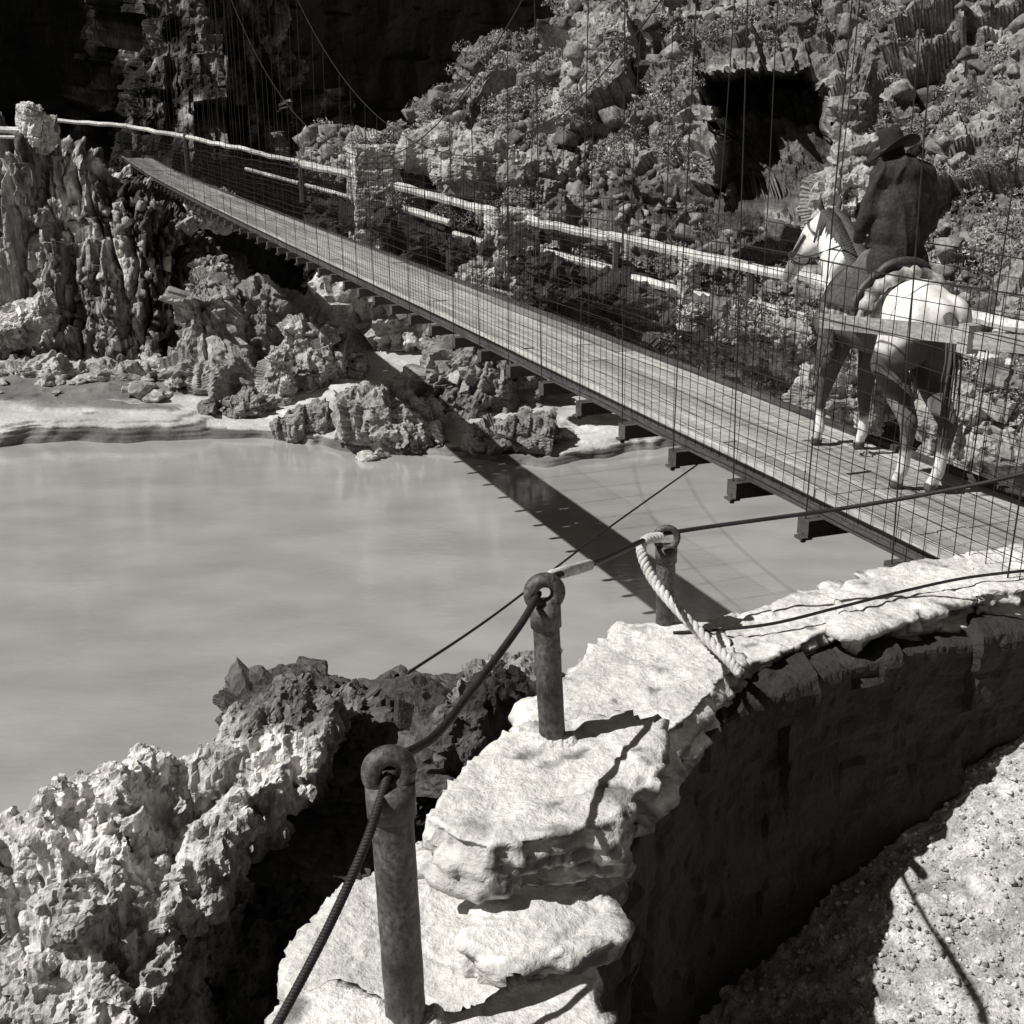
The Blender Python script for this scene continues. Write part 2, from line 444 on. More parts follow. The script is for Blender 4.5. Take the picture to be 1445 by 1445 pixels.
t0 = np.clip(.95 + 1.0 * colm + .35 * fbm(V * np.array([2, 2, .9]), 3, 21), .15, 1.8) * (1 - .75 * shade)
vis = np.where((V[:, 0] > -34) & (V[:, 2] < 6.8))[0]
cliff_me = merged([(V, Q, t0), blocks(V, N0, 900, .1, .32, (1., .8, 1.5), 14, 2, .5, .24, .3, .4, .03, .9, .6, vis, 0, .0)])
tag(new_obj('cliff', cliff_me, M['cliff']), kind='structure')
# ---- dark wall of the side ravine, turned away from the sun and toned darker for its shade
rv = [[(285, y, 51), (360, y, 55), (440, y, 60), (530, y, 66), (640, y, 72)] for y in (225, 300, 380, 450, 520)]
V, Q = sheet([row(r) for r in rv], 120, 120, True); me = mesh_from(V, Q)
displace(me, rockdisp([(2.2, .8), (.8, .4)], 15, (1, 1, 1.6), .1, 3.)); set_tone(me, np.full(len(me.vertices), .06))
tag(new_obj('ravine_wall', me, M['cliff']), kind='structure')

# ---- rock rib standing above the trail
rb = [
 [(150, -190, 78), (205, -190, 70), (230, -190, 68.5), (300, -190, 69), (370, -190, 71), (410, -190, 80)],
 [(150, -60, 78), (200, -60, 70), (230, -60, 68.2), (310, -60, 68.8), (390, -60, 71), (430, -60, 80)],
 [(150, 60, 78), (198, 60, 69.5), (230, 60, 68), (310, 60, 68.5), (385, 60, 71), (420, 60, 80)],
 [(150, 150, 77), (195, 150, 69), (230, 150, 67.5), (310, 150, 68), (395, 150, 70), (430, 150, 80)],
 [(140, 215, 75), (190, 215, 68.5), (240, 220, 67), (320, 225, 67.5), (400, 230, 69), (440, 240, 78)],
 [(140, 300, 75), (190, 300, 68.5), (240, 300, 67), (320, 300, 67), (400, 300, 68.5), (440, 300, 77)]]
V, Q = sheet([row(r) for r in rb], 300, 460, True); me = mesh_from(V, Q)
displace(me, chipdisp([(3., 2.4, -1), (1.3, 1.1, 1), (.55, .5, -1), (.25, .2, 1)], 41, (1, 1, 1.8), .1, 2.5)); V = co(me)
set_tone(me, np.clip(.2 + .75 * fbm(V * .8, 3, 5), .03, 1.1))
tag(new_obj('cliff_rib', me, M['cliff']), kind='structure')

# ---- back wall of the gorge: turned away from the sun, its own shade deepened by a dark tone
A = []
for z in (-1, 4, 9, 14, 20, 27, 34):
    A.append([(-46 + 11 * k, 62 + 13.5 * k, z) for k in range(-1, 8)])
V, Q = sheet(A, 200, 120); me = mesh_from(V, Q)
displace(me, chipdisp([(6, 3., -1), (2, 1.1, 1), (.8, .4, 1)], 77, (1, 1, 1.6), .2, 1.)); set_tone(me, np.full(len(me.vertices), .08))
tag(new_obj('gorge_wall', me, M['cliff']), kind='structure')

# ------------------------------------------------------------------ right side: trail, bank and hill
FENCE = [(60, 168, 58), (180, 176, 56), (340, 210, 52), (530, 254, 47), (720, 303, 42), (930, 348, 37.5), (1130, 391, 33.5), (1300, 430, 30.5), (1445, 462, 28.5), (1640, 505, 26.5)]
def fence_pt(px, dz=0.):
    F_ = np.array(FENCE, float); y = np.interp(px, F_[:, 0], F_[:, 1]); d = np.interp(px, F_[:, 0], F_[:, 2])
    p = atd(px, y, d); p[2] += dz; return p
# hill: rows climb from the trail's inner edge
cols = [430, 500, 560, 620, 700, 800, 900, 1000, 1100, 1200, 1300, 1400, 1520, 1680]
def hill_rows():
    rows = []
    base = [fence_pt(c, -1.3) + np.array([.2, 1.0, 0]) for c in cols]
    crest_y = np.interp(cols, [430, 490, 560, 620, 690, 760, 830, 1000, 1700], [225, 215, 205, 165, 110, 60, -10, -200, -220])
    for t in (0., .12, .28, .45, .62, .8, 1.):
        r = []
        for c, b, cy in zip(cols, base, crest_y):
            y0 = b; # rise to crest along image column c
            d0 = b[1]; dtop = d0 + 4 + (225 - cy) * .045
            p = atd(c, cy, dtop)
            q = y0 * (1 - t) + p * t
            q[2] += 1.2 * math.sin(math.pi * t)
            r.append(q)
        rows.append(r)
    # fall away behind the crest
    rows.append([q + np.array([1.5, 2.5, -1.5]) for q in rows[-1]])
    rows.append([q + np.array([4, 9, -12]) for q in rows[-2]])
    return rows
HR = hill_rows()
V, Q = sheet(HR, 620, 420)
# alcove: a square cave mouth let into the hill
def proj(V):
    P = V - np.array([0, 0, EYE]); d = P[:, 1] * CP - P[:, 2] * SP; u = P[:, 1] * SP + P[:, 2] * CP
    return CX + F * P[:, 0] / d, CX - F * u / d
me = mesh_from(V, Q)
displace(me, chipdisp([(3.6, 1.7, -1), (1.5, .9, 1), (.6, .42, -1), (.28, .18, 1)], 91, (1.3, 1.3, .85), .12, 2.)); V = co(me)
LO = atd(1022, 104, 41); HI = atd(1203, 298, 37.5)
jx = .16 * fbm(V * 1.4, 3, 14); 
inside = smooth_h(V[:, 0] + jx, LO[0] - .15, LO[0] + .15) * (1 - smooth_h(V[:, 0] + .6 * jx, HI[0] - .1, HI[0] + .2)) * smooth_h(V[:, 2] + jx, HI[2] - .2, HI[2] + .3) * (1 - smooth_h(V[:, 2] + jx * .6, LO[2] - .1, LO[2] + .15)) * (V[:, 1] < 50)
V[:, 1] += inside * 6.; V[:, 0] += inside * 1.2
me.vertices.foreach_set('co', V.astype(np.float32).ravel()); me.update()
px, py = proj(V)
tone = np.clip(.95 + .5 * fbm(V * .7, 3, 8), .3, 1.7) * (1 - .6 * inside)  # alcove interior also painted darker, to deepen its shade
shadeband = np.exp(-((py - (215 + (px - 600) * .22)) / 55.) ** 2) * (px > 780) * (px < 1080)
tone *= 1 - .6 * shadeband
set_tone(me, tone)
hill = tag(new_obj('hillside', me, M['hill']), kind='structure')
HILLV, HILLN, HILLIN = co(me), nrm(me), inside

# bank: falls from the trail to the beach
bc = [430, 520, 620, 720, 820, 930, 1040, 1150, 1260, 1380, 1500, 1680]
rows = [[fence_pt(c, -1.28) + np.array([.2, 1.6, 0]) for c in bc], [fence_pt(c, -1.3) + np.array([0, -.35, 0]) for c in bc]]
foot = [atz(c, y, -9.3) for c, y in zip(bc, [470, 480, 500, 510, 520, 540, 552, 560, 575, 590, 610, 640])]
for t, s in ((.25, .12), (.5, .32), (.75, .62), (1., 1.)):
    r = []
    for a, b in zip(rows[1], foot):
        q = a * (1 - t) + b * t; h = a * (1 - s) + b * s; r.append(np.array([h[0], h[1], q[2]]))
    rows.append(r)
rows.append([f + np.array([0, -.6, -1.2]) for f in foot])
V, Q = sheet(rows, 420, 220, True); me = mesh_from(V, Q)
displace(me, chipdisp([(2.2, .5, -1), (1.0, .4, 1), (.45, .26, -1), (.2, .12, 1)], 121, (1.2, 1.2, .8), .08, 2.5)); V = co(me); px, py = proj(V)
dark = 1 - smooth_h(px + 40 * fbm(V * .5, 2, 3), 880, 1060)  # left stretch of the bank, painted dark in place of shade
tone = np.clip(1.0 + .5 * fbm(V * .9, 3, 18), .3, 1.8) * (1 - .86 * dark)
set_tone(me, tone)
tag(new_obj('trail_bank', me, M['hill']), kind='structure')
BANKV, BANKN, BANKD = V, nrm(me), dark

# ---- shrub cover: uncountable scrub over hill and bank
def leaves(P, Nn, nclump, per, rad, size, bright, name, label, seed, parent=None, kind='stuff', cat='shrubs'):
    r = np.random.default_rng(seed)
    n = nclump * per
    ci = np.repeat(np.arange(nclump), per)
    R = rad * r.uniform(.5, 1.3, nclump)[ci]
    o = r.normal(size=(n, 3)); o /= np.linalg.norm(o, axis=1)[:, None]; o *= (r.uniform(.35, 1, n) ** .6 * R)[:, None]; o[:, 2] = np.abs(o[:, 2]) * .85
    c = P[ci] + o + Nn[ci] * .05
    a = r.normal(size=(n, 3)); a /= np.linalg.norm(a, axis=1)[:, None]; b = np.cross(a, r.normal(size=(n, 3))); b /= np.linalg.norm(b, axis=1)[:, None]
    s = size * r.uniform(.5, 1.4, n)[:, None]
    V = np.stack([c - a * s, c + b * s * .35, c + a * s, c - b * s * .35], 1).reshape(-1, 3)
    Q = np.arange(n * 4).reshape(n, 4)
    t = np.repeat(np.clip(r.normal(1, .3, nclump), .35, 1.9)[ci] * r.uniform(.6, 1.4, n), 4) * bright
    o_ = new_obj(name, mesh_from(V, Q, False, t), M['leaf'], parent)
    if parent is None: tag(o_, label, cat, kind=kind)
    return o_
hpx, hpy = proj(HILLV)
cv_ = (hpx > 990) & (hpx < 1225) & (hpy > 70) & (hpy < 318)
pick = np.where((HILLIN < .05) & ~cv_ & (np.arange(len(HILLV)) < 620 * 330))[0]
msk = fbm(HILLV[pick] * .45, 3, 77) + .5 * fbm(HILLV[pick] * 1.5, 2, 78)
pick2 = pick[msk > -.05]; k = rng.choice(pick2, 1300, replace=False)
hb = [blocks(HILLV, HILLN, 700, .22, .75, (1.3, .9, .8), 95, 4, .5, .26, .35, .45, .05, .8, .5, pick, .2), blocks(HILLV, HILLN, 5200, .08, .28, (1.2, .9, .8), 96, 2, .3, .27, .5, .3, .0, .95, .55, pick, .2)]
m1 = merged(hb, 'rock'); hr = new_obj('hill_rocks', m1, M['hill']); tag(hr, 'broken rock and scree breaking through the scrub of the hillside', 'scree', kind='stuff')
leaves(HILLV[k], HILLN[k], 1300, 150, .5, .062, 1.5, 'scrub_cover', 'sunlit scrub and dry grass covering the steep hillside', 3)
pick = np.where((BANKD < .6) & (BANKV[:, 2] > .8))[0]; k = rng.choice(pick, 420, replace=False)
leaves(BANKV[k], BANKN[k], 420, 120, .4, .075, 1.7, 'bank_scrub', 'low scrub and weeds on the bank behind the bridge', 4)

# ------------------------------------------------------------------ boulders
def ico(sub):
    import bmesh
    bm = bmesh.new(); bmesh.ops.create_icosphere(bm, subdivisions=sub, radius=1.); me = bpy.data.meshes.new('stone'); bm.to_mesh(me); bm.free(); return me
def stone(name, loc, size, seed, label, cat='boulder', tone=1., m='boulder', sub=5, group=None, rot=0., amp=1., flat=True, tilt=(0, 0)):
    r = np.random.default_rng(seed); sz = np.array(size, float); s = float(np.mean(sz))
    if sub < 4:
        me = ico(sub); V = co(me)
        for _ in range(14):
            n = r.normal(size=3); n /= np.linalg.norm(n); h = r.uniform(.62, .92); d = V @ n - h; V = V - np.where(d > 0, d, 0)[:, None] * n
        me.vertices.foreach_set('co', (V * sz).astype(np.float32).ravel()); me.update()
        displace(me, rockdisp([(.75 * s, .34 * s * amp), (.3 * s, .15 * s * amp)], seed, (1, 1, 1), .02 * s, 4 / s))
    else:
        b0 = ico(3); V = co(b0); N_ = V.copy(); V = V * sz * .72
        nb = 1 if sub == 5 else 2
        b0.vertices.foreach_set('co', (co(b0) * sz * .8).astype(np.float32).ravel()); b0.update()
        core = ico(5 if max(size) < .75 and loc[1] > 20 else 6); core.vertices.foreach_set('co', (co(core) * sz * 1.0).astype(np.float32).ravel()); core.update(); displace(core, chipdisp([(.9 * s, .5 * s, 1), (.42 * s, .3 * s, 1), (.21 * s, .15 * s, 1), (.11 * s, .07 * s, 1), (.055 * s, .025 * s, 1)], seed, (1, 1, 1.2), .01 * s, 6 / s, r.uniform(-.4, .4)))
        cf = np.array([list(p.vertices) + [p.vertices[-1]] for p in core.polygons])
        parts = [(co(core), cf, np.full(len(core.vertices), .8)),
              blocks(V * .9, N_ * 0, 14 * nb, .22, .42, sz, seed, 3, .3, .26, .35, r.uniform(0, 3), .03, 1., .4),
              blocks(V * .98, N_ * 0, 24 * nb, .1, .22, sz ** .5 * s ** .5, seed + 1, 3, .3, .27, .4, r.uniform(0, 3), .03, 1., .45),
              blocks(V * 1.0, N_ * 0, 60 * nb, .05, .1, (s, s, s), seed + 2, 2, .3, .28, .6, 0, 0, 1., .5)]
        me = merged(parts, 'rock')
        pt = np.concatenate([p[2] for p in parts]) * tone
        V = co(me); me.attributes.remove(me.attributes['tone']); set_tone(me, pt * np.clip(1 + .3 * fbm(V / s * 2, 3, seed), .4, 1.6))
    if sub < 4: V = co(me); set_tone(me, tone * np.clip(1 + .35 * fbm(V / s * 2, 3, seed) + .15 * fbm(V / s * 9, 2, seed), .4, 1.6))
    me.polygons.foreach_set('use_smooth', np.zeros(len(me.polygons), bool))
    o = new_obj(name, me, M[m]); o.location = loc; o.rotation_euler = (tilt[0], tilt[1], rot)
    return tag(o, label, cat, group)
def on_beach(px, py, drop=9.5): return atz(px, py, -drop)
ST = [ # px, py(base), half width m, half depth, half height, tone, label
 (560, 506, 2.5, 1.3, 2.3, 1.7, 'tallest pale broken boulder on the beach, beside the bridge shadow'),
 (655, 528, 1.25, 1.1, 1.45, .8, 'mid grey boulder right of the tallest boulder, under the bridge edge'),
 (672, 600, 1.5, 1.1, 1.5, .72, 'dark pitted boulder standing where the bridge shadow crosses the shore'),
 (722, 578, .75, .7, .8, .5, 'dark round boulder at the right tip of the shore rocks'),
 (560, 628, 1.35, .8, .95, .95, 'pale low rock at the water edge just left of the bridge shadow'),
 (640, 560, .9, .8, .9, 1.1, 'pale knobbly rock just above the dark pitted boulder'),
 (735, 640, 1.25, .6, .42, .6, 'low flat dark rock in the shallows right of the bridge shadow'),
 (690, 632, .5, .35, .3, 1.0, 'small pale stone between the shadow and the low flat rock'),
 (440, 545, .95, .7, 1.25, 1.1, 'pointed pale boulder left of the tallest boulder'),
 (396, 572, .5, .45, .9, 1.3, 'small white faced stone at the foot of the blocky rocks'),
 (490, 540, .8, .6, .75, .95, 'rounded grey rock between the pointed and tallest boulders'),
 (382, 530, 1.15, 1.0, 1.6, .6, 'squat dark block right of the rock stack at the cliff foot'),
 (296, 535, 1.0, .9, 2.2, .85, 'upright rock stack at the right foot of the columnar cliff'),
 (300, 440, .7, .7, 1.0, .8, 'jutting block high on the right edge of the columnar cliff'),
 (275, 562, 2.6, .8, .4, .8, 'long flat ledge of rock lying on the sand below the cliff'),
 (335, 585, .95, .4, .35, .6, 'small dark ledge in front of the long flat ledge'),
 (435, 618, .95, .45, .42, .75, 'broken low rock at the waterline left of centre'),
 (505, 602, .6, .4, .3, .9, 'small flat rock on the sand left of the pale low rock'),
 (22, 470, 1.5, .6, .6, 1.5, 'bright tilted slab leaning on the cliff foot at far left'),
 (60, 545, 1.9, .5, .3, 1.1, 'flat pale slab lying on the rubble at far left'),
]
for i, (x, y, a, b, c, t, lab) in enumerate(ST):
    d = 9.97 if y > 595 else (9.6 if y > 560 else (9.25 if y > 500 else 7.))
    p = atz(x, y, -d)
    if lab.startswith('jutting'): p = atd(x, 400, 46.2); p[2] -= .6
    if not (lab.startswith('jutting') or lab.startswith('bright tilted')): p[2] = sand_z(p)
    if lab.startswith('bright tilted'): p = atd(x, y, 44.6)
    p[2] += c * (.3 if y > 595 else .4)
    tl = (0, -.6) if lab.startswith('bright tilted') else (0, 0)
    stone('boulder' if c > .5 else 'rock', p, (a * 1.15, b * 1.15, c * 1.3), 200 + i * 7, lab, 'boulder' if c > .5 else 'rock', t, sub=6 if a > .9 else 5, rot=.0, tilt=tl)
# rubble at the cliff foot
mats_ = []
r = np.random.default_rng(5)
proto = [stone('rubble_stone', (0, 0, -60), (.34, .28, .22), 900 + k, 'angular stone in the rubble strip at the cliff foot', 'stone', 1., sub=3, group='rubble stones at the cliff foot') for k in range(5)]
for k in range(150):
    x = r.uniform(-60, 270) if k < 120 else r.uniform(430, 800); y = 562 - 70 * r.random() ** .8 if k < 120 else r.uniform(560, 640)
    p = atz(x, y, -9.2 if k < 120 else -9.75)
    p[2] = sand_z(p) + .05
    o = proto[k] if k < 5 else proto[k % 5].copy()
    if k >= 5: COL.objects.link(o)
    if k >= 120:
        o['label'] = 'small loose stone scattered among the shore boulders'; o['group'] = 'loose stones among the shore boulders'
    o.location = p; s = r.uniform(.5, 1.9) * (1 if k < 120 else .7); o.scale = (s, s * .8, s * r.uniform(.5, 1)); o.rotation_euler = (r.uniform(-.4, .4), r.uniform(-.4, .4), r.uniform(0, 6))
# outcrops beside the pillars on the trail
for i, (x, y, d, a, b, c, t, lab) in enumerate([
 (545, 222, 50, 1.7, 1., .75, 1.5, 'pale rounded rock cap above the far stone pillar'),
 (690, 235, 46, 1.9, .9, 1.0, 1.1, 'pale broken outcrop behind the rails between the pillars'),
 (770, 250, 45, 1.4, .9, .8, .8, 'grey outcrop behind the nearer stone pillar'),
 (640, 215, 47, 1.6, 1., .9, 1., 'light outcrop where the sunlit slope meets the trail'),
 (1212, 140, 37.5, .45, .5, 1.9, .6, 'pale rock column at the right jamb of the dark alcove'),
 (1196, 285, 34.5, 1.0, .8, 1.3, 1.05, 'pale lumpy rock below the alcove beside the rider'),
 (52, 182, 47.5, .55, .5, .9, 1.7, 'white upright stone at the far end of the bridge'),
 (300, 300, 47.5, 1.15, .8, .7, 1.2, 'sunlit ledge block under the far part of the deck'),
 (690, 400, 37, .8, .6, .7, 1.1, 'pale stones at the foot of the nearer stone pillar'),
 (1395, 600, 29, 1.6, 1.2, 1.6, .95, 'heap of pale rubble behind the mesh right of the horse'),
 (1190, 560, 31, 1.3, 1, 1.1, .9, 'pale rock behind the mesh under the front of the horse'),
 ]):
    stone('outcrop', atd(x, y, d), (a, b, c), 500 + 3 * i, lab, 'outcrop', t, sub=6)

# ------------------------------------------------------------------ trail fence: two stone pillars and rails
def pillar(px, w, top, bot, seed, label):
    p = fence_pt(px); mb = MB()
    z0, z1 = p[2] + bot, p[2] + top
    mb.box((0, 0, (z1 - z0) / 2), (w, w, z1 - z0)); me = fuse(mb, .05, 1)
    displace(me, rockdisp([(.42, .22), (.17, .08)], seed, (1.5, 1.5, .8), .03, 8.)); V = co(me)
    _, e = facet(V / np.array([.62, .62, .36]), seed); set_tone(me, np.clip(1.05 + .3 * fbm(V * 3, 2, seed), .4, 1.6) * np.where(e < .06, .35, 1.))
    o = new_obj('stone_pillar', me, M['boulder']); o.location = (p[0], p[1], z0); o.rotation_euler = (0, 0, .3)
    tag(o, label, 'pillar')
pillar(528, 1.7, 1.2, -2.9, 61, 'farther masonry pillar of the trail rail, with the rock cap on it')
pillar(722, 1.45, .15, -2.9, 62, 'nearer masonry pillar of the trail rail, below the sunlit slope')
pillar(975, .5, -.15, -2.2, 63, 'small stone post of the trail rail under the dark alcove')
fe = empty('rail_fence', fence_pt(900, -1.25), label='weathered log rail fence along the trail across the river', cat='fence')
fo = np.array(fe.location)
segs = [(70, 180), (180, 262), (262, 338), (338, 425), (425, 505), (560, 640), (640, 700), (745, 860), (860, 990), (990, 1130), (1130, 1290), (1290, 1400), (1400, 1640)]
for a, b in segs:
    mb = MB(); th = .17 if a < 400 else .27
    pa, pb = fence_pt(a, random.uniform(-.04, .04)), fence_pt(b, random.uniform(-.04, .04))
    mid = (pa + pb) / 2 + np.array([0, 0, random.uniform(-.06, .02)])
    pts = catmull(np.array([pa, mid, pb]), 9) - fo; pts[:, 2] += np.array([random.uniform(-.03, .03) for _ in pts])
    mb.tube(pts, [th * .55 * random.uniform(.9, 1.1) for _ in pts], 7)
    mb.build('rail', M['rail'], fe)
for a, b, dz in [(345, 420, -.75), (430, 500, -.8), (570, 635, -.75), (640, 700, -1.15), (770, 870, -.95), (878, 1010, -1.1), (1060, 1150, -1.0), (1340, 1640, -.9)]:
    mb = MB(); th = .14 if a < 500 else .24
    pa, pb = fence_pt(a, dz), fence_pt(b, dz - .05)
    pts = catmull(np.array([pa, (pa + pb) / 2, pb]), 7) - fo
    mb.tube(pts, [th * .55 * random.uniform(.9, 1.1) for _ in pts], 6); mb.build('lower_rail', M['rail'], fe)
for a in (262, 425, 870, 1060, 1345):
    mb = MB(); p = fence_pt(a, .12) - fo; q = fence_pt(a, -1.5) - fo
    mb.tube([q, p], [.13, .11], 7); mb.build('post', M['timber'], fe)
g = empty('rail_fence', atd(-60, 183, 48.5), label='short pale rail at the far bridge head, left edge', cat='fence'); go = np.array(g.location)
mb = MB(); mb.tube([atd(-120, 180, 48.6) - go, atd(38, 184, 48) - go], .12, 7); mb.build('rail', M['rail'], g)
mb = MB(); mb.tube([atd(-120, 190, 48.6) - go, atd(38, 194, 48) - go], .07, 7); mb.build('lower_rail', M['rail'], g)
mb = MB(); mb.tube([atd(38, 178, 48) - go + [0, 0, -.5], atd(38, 176, 48) - go], .1, 7); mb.build('post', M['rail'], g)

# ------------------------------------------------------------------ suspension bridge
LC, WD, S0, S1 = 5.11 + .625, 1.25, 4.6, 83.0
ZD = EYE - 2.66
base = DR * S0 + NR * LC
br = empty('suspension_bridge', (base[0], base[1], ZD), TH, label='narrow plank suspension bridge with wire mesh sides across the river', cat='bridge')
LEN = S1 - S0
def dz(y):                       # slight camber and wear along the walk
    s = y / LEN; return .10 * math.sin(s * 9) * math.exp(-3 * s) * .4 - .10 * math.sin(math.pi * s) + 1.0 * max(0, s - .66)
# planks: five long boards abreast, each run butted end to end
pw = WD / 5
for k in range(5):
    y = -1.2 - .35 * (k % 3)
    while y < LEN:
        L_ = random.uniform(4.5, 5.3); y2 = min(y + L_, LEN); mb = MB(); n = 5
        yy = np.linspace(y + .012, y2 - .012, n); tn = random.uniform(.7, 1.25)
        x = -WD / 2 + (k + .5) * pw; jz = random.uniform(-.006, .006)
        P = []
        for v in yy: P += [(x - pw / 2 + .008, v, dz(v) + jz), (x + pw / 2 - .008, v, dz(v) + jz), (x + pw / 2 - .008, v, dz(v) - .045 + jz), (x - pw / 2 + .008, v, dz(v) - .045 + jz)]
        Fc = [(0, 3, 2, 1), tuple(4 * (n - 1) + i for i in range(4))]
        for i in range(n - 1):
            for j in range(4): Fc.append((4 * i + j, 4 * i + (j + 1) % 4, 4 * i + 4 + (j + 1) % 4, 4 * i + 4 + j))
        mb.add(P, [f[::-1] for f in Fc], tn); mb.build('deck_plank', M['plank'], br, tone=True); y = y2
for x in (-WD / 2 + .06, 0, WD / 2 - .06):
    mb = MB(); yy = np.linspace(-.3, LEN, 40)
    for a, b in zip(yy[:-1], yy[1:]): mb.bar((x, a - .004, dz(a) - .108), (x, b, dz(b) - .108), .10, .12)
    mb.build('stringer', M['timber'], br)
# wheel guard along each edge
for sx in (-1, 1):
    mb = MB(); yy = np.linspace(-1, LEN, 40)
    for a, b in zip(yy[:-1], yy[1:]): mb.bar((sx * (WD / 2 + .02), a - .003, dz(a) + .02), (sx * (WD / 2 + .02), b, dz(b) + .02), .05, .06)
    mb.build('edge_board', M['plank'] if sx < 0 else M['timber'], br)
    if sx < 0: set_tone(COL.objects[-1].data, [1.2] * mb.n)
def cab(y):                      # main cable height above the walk
    s = y + S0; return 1.95 + .043 * (s - 19.) ** 2 if s < 19 else 1.95 + .022 * (s - 19.) ** 2
beams = np.concatenate([np.arange(.55, 22, 1.0), np.arange(22.6, LEN - .5, 1.25)])
for i, y in enumerate(beams):
    mb = MB(); z = dz(y); mb.box((0, y, z - .235), (WD + .22, .14, .13))
    for sx in (-1, 1): mb.tube([(sx * (WD / 2 + .1), y, z - .27), (sx * (WD / 2 + .1), y, z - .35)], .02, 6); mb.box((sx * (WD / 2 + .1), y, z - .312), (.09, .1, .02))
    mb.build('needle_beam', M['timber'], br)
    for sx in ((-1, 1) if y < 44 else ()):
        top = cab(y); lean = (.12 if i % 2 else -.1) * top * .28 + random.uniform(-.03, .03)
        n = 6; pts = []
        for t in np.linspace(0, 1, n):
            pts.append((sx * (WD / 2 + .1 + .05 * t), y + lean * t + random.uniform(-.012, .012), z - .3 + (top + .3) * t))
        mb = MB(); mb.tube(pts, .0052, 6); mb.build('suspender', M['wire'], br)
for sx in (-1, 1):
    mb = MB(); yy = np.linspace(-8, 50, 90); mb.tube([(sx * (WD / 2 + .15), y, dz(max(0, min(y, LEN))) + cab(y)) for y in yy], .008, 8); mb.build('main_cable', M['cable'], br)
# wire mesh sides
for sx in (-1, 1):
    Vv, Ff = [], []; w = .0034 if sx < 0 else .0030; mb = MB(); H = 1.72; x0 = sx * (WD / 2 + .06)
    ys = np.arange(-1.0, LEN, .135)
    for y in ys:
        h = H - (.35 * (y / LEN)); 
        j = random.uniform(-.012, .012)
        pts = [(x0 + random.uniform(-.004, .004), y + j * t + .02 * math.sin(3 * t + y), dz(y) - .05 + h * t) for t in (0, .35, .7, 1)]
        mb.tube(pts, w, 3, False)
    for k in range(14):
        t = k / 13; yy = np.arange(-1.0, LEN, .5)
        mb.tube([(x0, y, dz(y) - .05 + (H - .35 * y / LEN) * t + .012 * math.sin(y * 2.3 + k)) for y in yy], w * (1.9 if k == 13 else 1), 3, False)
    mb.build('wire_mesh', M['wire'], br)
# hand rail on the near side at the near end
def at_perp(px, py, l):
    r = _ray(px, py); t = l / (r[0] * NR[0] + r[1] * NR[1]); p = r * t; return np.array([p[0], p[1], p[2] + EYE])
def to_br(p):
    q = np.array(p) - np.array([base[0], base[1], ZD]); return np.array([q[0] * NR[0] + q[1] * NR[1], q[0] * DR[0] + q[1] * DR[1], q[2]])
ha, hb = to_br(at_perp(1158, 452, 5.2)), to_br(at_perp(1445, 483, 5.2)); hb = hb + (hb - ha) * .35
mb = MB(); mid = ha * .42 + hb * .58
mb.bar(ha, mid, .045, .1); mb.build('hand_rail', M['hand'], br)
mb = MB(); mb.bar(mid + (hb - ha) * .012 + [0, 0, -.02], hb, .045, .1); mb.build('hand_rail', M['hand'], br)
mb = MB(); mb.box(mid + np.array([-.02, 0, -.01]), (.09, .09, .17)); mb.build('rail_joint', M['hand'], br)

# ------------------------------------------------------------------ horse
HL = np.array([0.18, 0.0])       # to the far side of the walk
HY = math.radians(12.)
hp = atz(1262, 655, -2.66)
hs = to_br(hp); hs[0] = .19
hw = base + DR * hs[1] + NR * hs[0]
horse = empty('horse', (hw[0], hw[1], ZD + dz(hs[1]) + .002), HY, label='white and brown saddled horse standing on the bridge, seen from behind', cat='horse')
mb = MB()
mb.limb([(0, -.66, 1.26, .15), (0, -.46, 1.27, .235), (0, -.15, 1.22, .25), (0, .1, 1.14, .285), (0, .32, 1.14, .285), (0, .52, 1.17, .27), (0, .68, 1.15, .2)])
for s in (-1, 1):
    mb.limb([(s * .13, -.6, 1.24, .175), (s * .135, -.54, 1.02, .155)])
mb.limb([(0, .4, 1.36, .15), (0, .62, 1.34, .21)])
mb.limb([(0, .56, 1.28, .22), (-.01, .76, 1.5, .18), (-.03, .93, 1.68, .135), (-.05, 1.02, 1.77, .1)])
mb.limb([(-.05, 1.02, 1.77, .095), (-.09, 1.13, 1.67, .105), (-.14, 1.25, 1.5, .08), (-.18, 1.34, 1.34, .062), (-.19, 1.38, 1.29, .055)])
mb.limb([(-.08, 1.06, 1.62, .09), (-.11, 1.16, 1.56, .085)])
for s in (-1, 1): mb.limb([(-.05 + s * .06, .99, 1.84, .035), (-.05 + s * .085, .98, 1.92, .03), (-.05 + s * .08, 1.0, 2.0, .012)], 8)
def hind(s, dy):
    mb.limb([(s * .14, -.5, 1.12, .17), (s * .15, -.36, .88, .135), (s * .13, -.5 + dy * .4, .7, .1), (s * .115, -.68 + dy, .52, .068), (s * .105, -.66 + dy, .34, .048), (s * .1, -.63 + dy, .15, .05), (s * .1, -.58 + dy, .085, .043), (s * .1, -.56 + dy, .03, .06)])
def fore(s, dy, kn=0.):
    mb.limb([(s * .15, .54, 1.05, .17), (s * .155, .47, .84, .11), (s * .145, .5 + kn, .62, .075), (s * .14, .52 + kn + dy * .4, .46, .062), (s * .14, .51 + kn * .5 + dy, .3, .043), (s * .14, .51 + dy, .14, .047), (s * .14, .55 + dy, .08, .041), (s * .14, .56 + dy, .03, .058)])
hind(-1, .02); hind(1, -.12); fore(-1, .16, .08); fore(1, -.04)
me = fuse(mb, .022, 6); V = co(me)
patch = fbm(V * 2.1, 3, 4)
t = np.full(len(V), .22)
white = smooth_h(V[:, 2] + .15 * patch, .98, 1.06) * (1 - smooth_h(V[:, 1] + .1 * patch, -.28, -.18))
